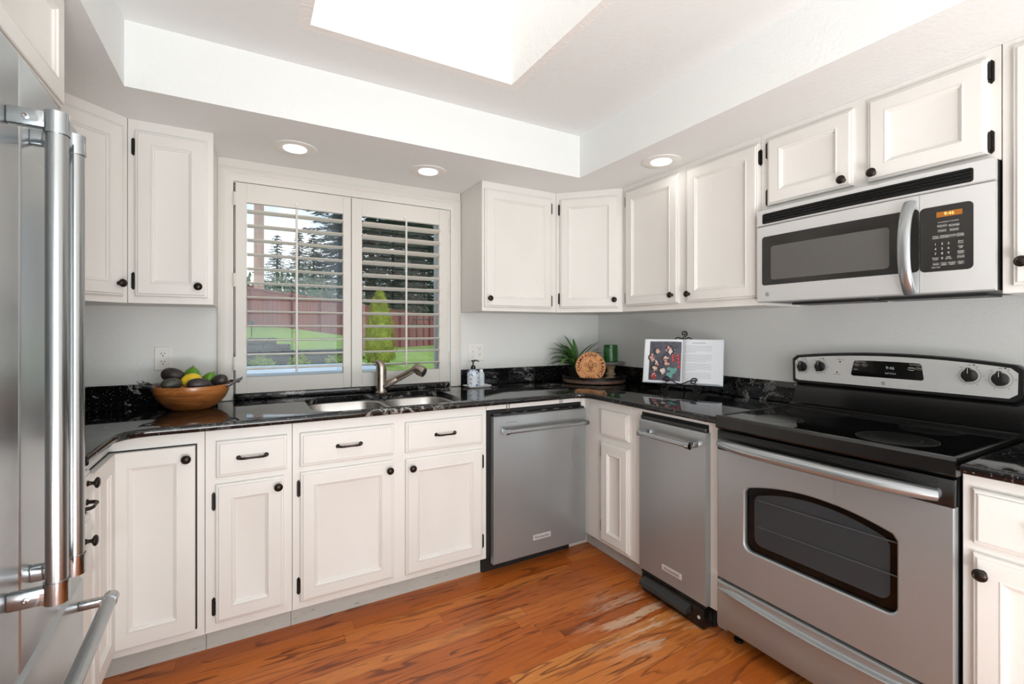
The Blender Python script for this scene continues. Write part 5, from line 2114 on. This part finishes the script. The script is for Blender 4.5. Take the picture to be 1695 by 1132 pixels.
build('bulb', b, mat('warm_bulb_glass', srgb(240, 214, 180), 0.2), t)

GRASS = mat('spring_green_lawn', srgb(126, 164, 58), 0.9, spec=0.1)
q = NT(GRASS)
f = q.noise(q.coord((1, 1, 1), world=True), 3.0, 6, 0.7)
q.l(q.ramp(f, [(0.3, srgb(128, 148, 66)), (0.55, srgb(162, 182, 92)), (0.75, srgb(186, 200, 118))]), q.p.inputs['Base Color'])
GRAVEL = mat('grey_gravel_bed', srgb(150, 142, 132), 0.9)
q = NT(GRAVEL)
f = q.noise(q.coord((1, 1, 1), world=True), 22.0, 4, 0.7)
q.l(q.ramp(f, [(0.35, srgb(84, 78, 70)), (0.6, srgb(168, 162, 152))]), q.p.inputs['Base Color'])
CX, CY = -2.303, -2.745


def polar(s, deg):
    return CX + s * math.sin(R(deg)), CY + s * math.cos(R(deg))


def lowz(x, y):
    if y < 5:
        return 0.05 + 0.50 * max(0, (y - .3)) / 4.7
    z = 0.55 + 0.03 * min(1, (y - 5) / 1.5)
    k = max(0.0, (y - 7) + 0.35 * (x - 0))
    return z - 0.020 * max(0, k)


def grid(fn, X0, X1, Y0, Y1, nx, ny, test=None):
    b = MB()
    vs = [[b.v((X0 + (X1 - X0) * i / nx, Y0 + (Y1 - Y0) * j / ny, fn(X0 + (X1 - X0) * i / nx, Y0 + (Y1 - Y0) * j / ny))) for i in range(nx + 1)] for j in range(ny + 1)]
    for j in range(ny):
        for i in range(nx):
            b.face([vs[j][i], vs[j][i + 1], vs[j + 1][i + 1], vs[j + 1][i]])
    return b


b = grid(lowz, -16, 40, 5.0, 60, 56, 55)
o = build('lawn', b, GRASS, recalc=False)
o['kind'] = 'structure'
b = grid(lowz, -16, 40, 0.16, 5.0, 40, 12)
o = build('ground_gravel', b, GRAVEL, recalc=False)
o['kind'] = 'structure'
# raised lawn behind the stone wall
FD = Vector((math.sin(R(31)), math.cos(R(31)), 0))
FA = Vector((CX, CY + 16.0, 0))


def upz(x, y):
    k = min(1.4, max(0.0, (y - 6.45) / 6.6))
    back = 1.36 - 0.065 * max(-4.0, min(10.0, (x - CX) * 1.7))
    return 0.90 + (back - 0.90) * k


b = MB()
nx, ny = 24, 14
vs = []
for j in range(ny + 1):
    row = []
    for i in range(nx + 1):
        s = j / ny
        y = 6.45 + s * 15.5
        xr = -0.60 + s * 3.2
        x = -14 + (xr + 14) * i / nx
        row.append(b.v((x, y, upz(x, y))))
    vs.append(row)
for j in range(ny):
    for i in range(nx):
        b.face([vs[j][i], vs[j][i + 1], vs[j + 1][i + 1], vs[j + 1][i]])
for j in range(ny):                                   # side face at the open end
    p, q2 = vs[j][nx].co, vs[j + 1][nx].co
    b.face([vs[j][nx], vs[j + 1][nx], b.v((q2.x, q2.y, 0.0)), b.v((p.x, p.y, 0.0))])
o = build('lawn_raised', b, GRASS, recalc=False)
o['kind'] = 'structure'

STONE = mat('dark_stacked_stone', srgb(92, 88, 84), 0.85, var=0.45, vs=(2.5, 2.5, 2.5), bump=0.6, bs=30, bd=0.01)
t = thing('retaining_wall', 'low stacked dark stone retaining wall across the lawn', 'stone wall', (-4.0, 6.3, 0.5))
rnd = random.Random(3)
b = MB()
for c in range(4):
    x = -13.5 + 0.2 * (c % 2)
    while x < -0.65:
        w = rnd.uniform(.28, .5)
        z0 = 0.50 + c * 0.105
        b.box(x, min(x + w, -0.62) - .008, 6.12 + rnd.uniform(0, .03), 6.44, z0, z0 + .101, 0.012, 1)
        x += w
build('stone_courses', b, STONE, t, angle=60)
b = MB()
for c in range(2):
    x = -7.5
    end = -1.66 - c * 0.22
    while x < end:
        w = rnd.uniform(.28, .45)
        z0 = 0.9205 + c * 0.105
        b.box(x, min(x + w, end) - .008, 6.20 + rnd.uniform(0, .03), 6.50, z0, z0 + .101, 0.012, 1)
        x += w
build('raised_step', b, STONE, t, angle=60)

# fence
FRED = mat('red_brown_fence_boards', srgb(132, 78, 68), 0.8)
q = NT(FRED)
f = q.noise(q.coord((9, 9, 0.6), world=True), 1.0, 4, 0.6)
q.l(q.ramp(f, [(0.3, srgb(122, 58, 50)), (0.5, srgb(158, 82, 72)), (0.75, srgb(178, 104, 94))]), q.p.inputs['Base Color'])
t = thing('wooden_fence', 'tall red-brown board fence at the back of the yard', 'fence', (FA.x, FA.y, 0.2))
FFr = frame(FA, FD)
T = -9.6
while T < 36:
    zb = 1.05 if T < 4 else (0.35 if T < 9 else -0.7)
    b = MB(FFr)
    for k in range(17):
        a = T + 0.06 + k * 0.1375
        b.box(a, a + 0.132, zb, 2.50, -0.012, 0.010 + (0.004 if k % 2 else 0))
    b.box(T, T + 2.4, 2.32, 2.44, 0.012, 0.035)
    build('board_panel', b, FRED, t)
    b = MB(FFr)
    b.box(T - .02, T + 2.42, 2.50, 2.545, -0.07, 0.08)
    build('cap_rail', b, FRED, t)
    b = MB(FFr)
    b.box(T - .05, T + .05, zb, 2.60, 0.014, 0.11)
    build('post', b, FRED, t)
    T += 2.4

# utility pole
x, y = polar(22, 0.95)
t = thing('utility_pole', 'pale brown wooden utility pole rising behind the fence', 'pole', (x, y, 0.5))
b = MB()
b.tube([(x, y, 0.3), (x, y, 11.5)], [0.20, 0.17], 14)
build('shaft', b, mat('weathered_pole_wood', srgb(214, 172, 156), 0.9, var=0.15, vs=(12, 12, 1)), t)
b = MB()
b.box(x - 1.1, x + 1.1, y - .2, y - .08, 10.2, 10.35)
build('crossarm', b, bpy.data.materials['weathered_pole_wood'], t)

# path light on the lawn
x, y = polar(12.2, 0.25)
z = upz(x, y)
t = thing('path_light', 'small black lantern stake on the lawn before the fence', 'path light', (x, y, z))
b = MB()
b.cyl((x, y, z), (x, y, z + .24), 0.012, seg=8)
build('stake', b, BPLAS, t)
b = MB()
b.lathe([(0.05, .24), (0.05, .31), (0.09, .32), (0.03, .37), (0.001, .375)], Matrix.Translation((x, y, z)), 10)
build('lantern', b, BPLAS, t)

# white patio table just outside
t = thing('patio_table', 'white slatted patio table just outside the left shutter', 'table', (-2.2, 1.9, 0.25))
PW_ = mat('white_patio_paint', srgb(222, 230, 236), 0.5)
b = MB()
for k in range(7):
    b.box(-2.9, -1.25, 1.45 + k * .125, 1.45 + k * .125 + .115, 0.90, 0.925, .004, 1)
build('tabletop', b, PW_, t)
for x_, y_ in ((-2.8, 1.52), (-1.35, 1.52), (-2.8, 2.24), (-1.35, 2.24)):
    b = MB()
    b.box(x_ - .03, x_ + .03, y_ - .03, y_ + .03, lowz(x_, y_), 0.90)
    build('leg', b, PW_, t)

# plants
def leafmat(name, c, var):
    m = mat(name, c, 0.7, spec=0.2)
    q = NT(m)
    f = q.noise(q.coord((1, 1, 1), world=True), 6.0, 4, 0.7)
    lo = tuple(x * (1 - var) for x in c[:3]) + (1,)
    hi = tuple(min(1, x * (1 + var)) for x in c[:3]) + (1,)
    q.l(q.ramp(f, [(0.32, lo), (0.68, hi)]), q.p.inputs['Base Color'])
    return m


GOLD = leafmat('golden_green_conifer_scales', srgb(170, 176, 60), 0.45)
SHRUBM = leafmat('yellow_green_shrub_leaf', srgb(150, 168, 66), 0.4)
FIRM = leafmat('hazed_fir_needles', srgb(92, 108, 96), 0.45)  # needle colour lightened to stand in for distance haze
LAURM = leafmat('glossy_hedge_leaf', srgb(92, 116, 78), 0.45)
BARK = mat('grey_brown_bark', srgb(86, 72, 62), 0.9, var=0.3, vs=(20, 20, 4))


def leafquad(b, p, n, up, l, w):
    side = n.cross(up)
    if side.length < 1e-4:
        side = Vector((1, 0, 0))
    side.normalize()
    b.face([b.v(p), b.v(p + up * l * .45 + side * w), b.v(p + up * l), b.v(p + up * l * .45 - side * w)])


def sph(rnd):
    while True:
        p = Vector((rnd.uniform(-1, 1), rnd.uniform(-1, 1), rnd.uniform(-1, 1)))
        if 0.01 < p.length < 1:
            return p.normalized()


def flame_conifer(name, label, loc, h, r, m, seed, n=3600):
    rnd = random.Random(seed)
    t = thing(name, label, 'shrub', loc)
    L0 = Vector(loc)
    b = MB()
    prof = [(r * .55, 0.04 * h), (r * .92, .14 * h), (r * .95, .25 * h), (r * .8, .5 * h), (r * .5, .76 * h), (r * .22, .93 * h), (0.01, .99 * h)]
    b.lathe([(a * .86, z) for a, z in prof], Matrix.Translation(L0), 18)
    for i in range(n):
        s = rnd.random() ** 1.2
        z = (0.03 + .95 * s) * h
        rr = r * (1.0 - .12 * abs(s - .2)) * (1 - s ** 2.0) ** .62 * (0.62 if s < .03 else 1)
        th = rnd.uniform(0, 2 * PI)
        lump = 1 + .10 * math.sin(th * 5 + s * 9) + .08 * math.sin(th * 3 - s * 17)
        nrm = Vector((math.cos(th), math.sin(th), .25)).normalized()
        p = L0 + Vector((math.cos(th) * rr * lump * rnd.uniform(.82, 1.0), math.sin(th) * rr * lump * rnd.uniform(.82, 1.0), z))
        up = (Vector((0, 0, 1)) + sph(rnd) * .55 + nrm * .4).normalized()
        leafquad(b, p, nrm, up, rnd.uniform(.035, .075) * h / 1.4, .012 * h / 1.4)
    build('foliage', b, m, t, recalc=False, flat=True)
    b = MB()
    b.cyl(L0 + Vector((0, 0, -.03)), L0 + Vector((0, 0, .12 * h)), .03, seg=8)
    build('stem', b, BARK, t)
    return t


x, y = polar(9.4, 13.6)
flame_conifer('golden_conifer', 'bright yellow-green cone-shaped conifer outside behind the faucet', (x, y, lowz(x, y)), 1.48, 0.31, GOLD, 2)


def mound(name, label, cat, loc, rx, rz_, m, seed, n, l, w, grp=None):
    rnd = random.Random(seed)
    t = thing(name, label, cat, loc, group=grp)
    L0 = Vector(loc)
    b = MB()
    for i in range(n):
        d = sph(rnd)
        d.z = abs(d.z)
        k = rnd.uniform(.55, 1.0) * (1 + .12 * math.sin(d.x * 7 + d.y * 5))
        p = L0 + Vector((d.x * rx * k, d.y * rx * k, d.z * rz_ * k))
        leafquad(b, p, d, (d * .6 + sph(rnd)).normalized(), rnd.uniform(.6, 1.2) * l, w)
    build('foliage', b, m, t, recalc=False, flat=True)
    b = MB()
    for k in range(5):
        a = k * 1.3
        b.tube([L0 + Vector((0, 0, -.02)), L0 + Vector((math.cos(a) * rx * .4, math.sin(a) * rx * .4, rz_ * .6))], [.02, .008], 6)
    build('stem', b, BARK, t)
    return t


for (s, dg, lab, sd) in ((8.3, 1.3, 'low yellow-green shrub by the stone wall, nearest the utility pole', 1), (8.35, 4.9, 'low yellow-green shrub by the stone wall, middle of three', 2), (8.4, 8.9, 'low yellow-green shrub by the stone wall, nearest the middle stile', 3)):
    x, y = polar(s, dg)
    mound('flowering_shrub', lab, 'shrub', (x, y, lowz(x, y)), 0.215 if sd != 2 else .18, 0.30, SHRUBM, sd, 900, .06, .014, 'low shrubs by the stone wall')


def fir_mesh(seed, h, r):
    rnd = random.Random(seed)
    b = MB()
    tb = MB()
    tb.tube([(0, 0, -0.5), (0, 0, h * .5), (0, 0, h)], [h * .016, h * .010, .02], 8)
    z = h * .10
    while z < h * .985:
        s = (z / h)
        L_ = r * (1 - s) ** .85 * rnd.uniform(.8, 1.1) + .12
        nb = 6 if s < .8 else 4
        a0 = rnd.uniform(0, 6)
        for k in range(nb):
            a = a0 + 2 * PI * k / nb + rnd.uniform(-.25, .25)
            dh = Vector((math.cos(a), math.sin(a), 0))
            sd = Vector((-math.sin(a), math.cos(a), 0))
            ln = L_ * rnd.uniform(.8, 1.1)
            n = max(5, int(ln * 6))
            for i in range(n):
                w = (i + .5) / n
                p = Vector((0, 0, z)) + dh * ln * w + Vector((0, 0, -.28 * ln * w + .16 * ln * w * w))
                for s2_ in (-1, 1, 0):
                    up = (dh * .7 + sd * s2_ * .9 + Vector((0, 0, rnd.uniform(-.35, .1)))).normalized()
                    leafquad(b, p, Vector((0, 0, 1)), up, (.22 + .26 * ln * (1 - w) * .5) * rnd.uniform(.8, 1.2) * (1.2 if s2_ == 0 else 1), .075 + .016 * ln)
        z += h * rnd.uniform(.019, .028)
    return b, tb


def fir(label, loc, sc, src=None, seed=1):
    if src is None:
        t = thing('fir_tree', label, 'tree', (0, 0, 0), group='fir trees beyond the fence')
        fb, tb = fir_mesh(seed, 10.0, 2.6)
        build('foliage', fb, FIRM, t, recalc=False, flat=True)
        build('trunk', tb, BARK, t)
    else:
        t = src.copy()
        COL.objects.link(t)
        t['label'] = label
        for ch in list(src.children):
            c = ch.copy()
            COL.objects.link(c)
            c.parent = t
    t.location = loc
    t.scale = (sc, sc, sc)
    return t


def at(s, d, z=0.3):
    x, y = polar(s, d)
    return (x, y, z)


f1 = fir('tall dark fir at the inner edge of the left shutter opening', at(31, 9.3), 1.45, None, 7)
f2 = fir('distant fir with its tip low over the fence near the utility pole', at(52, 2.7), 1.05, None, 8)
fir('distant fir between the utility pole and the left tilt rod', at(62, 4.9), 1.30, f1)
fir('distant fir straight behind the left tilt rod', at(45, 6.4), 0.95, f2)
fir('distant fir hugging the far side of the utility pole', at(58, -1.3), 1.05, f1)
fir('tall dark fir seen through the tilted louvers beside the middle stile', at(36, 12.7), 1.9, f2)
fir('tall dark fir behind the golden conifer', at(50, 15.6), 2.4, f1)
fir('tall dark fir just right of the golden conifer', at(64, 18.6), 3.0, f2)
fir('tall dark fir at the outer edge of the tilted louvers', at(95, 21.6), 4.2, f1)
fir('tall dark fir behind the other firs over the golden conifer', at(120, 17.2), 4.6, f2)
hs = ((28.5, 7.6, 2.0, 4.3, 'broad leafy hedge shrub above the fence left of the middle stile', 21), (33, 11.6, 2.2, 4.4, 'broad leafy hedge shrub above the fence right of the middle stile', 22),
      (39, 14.3, 2.4, 4.6, 'broad leafy hedge shrub above the fence behind the golden conifer', 23), (25.5, 4.4, 1.9, 4.0, 'broad leafy hedge shrub above the fence under the left tilt rod', 24),
      (24, 0.6, 1.9, 3.6, 'broad leafy hedge shrub at the foot of the utility pole', 26), (50, 17.0, 2.8, 5.0, 'broad leafy hedge shrub over the fence right of the golden conifer', 25), (62, 19.6, 3.2, 5.6, 'broad leafy hedge shrub at the far end of the fence', 27))
for s, dg, rx, rz_, lab, sd in hs:
    x, y = polar(s, dg)
    mound('hedge_shrub', lab, 'shrub', (x, y, 0.2), rx, rz_, LAURM, sd, 1900, .36, .085, 'hedge shrubs behind the fence')
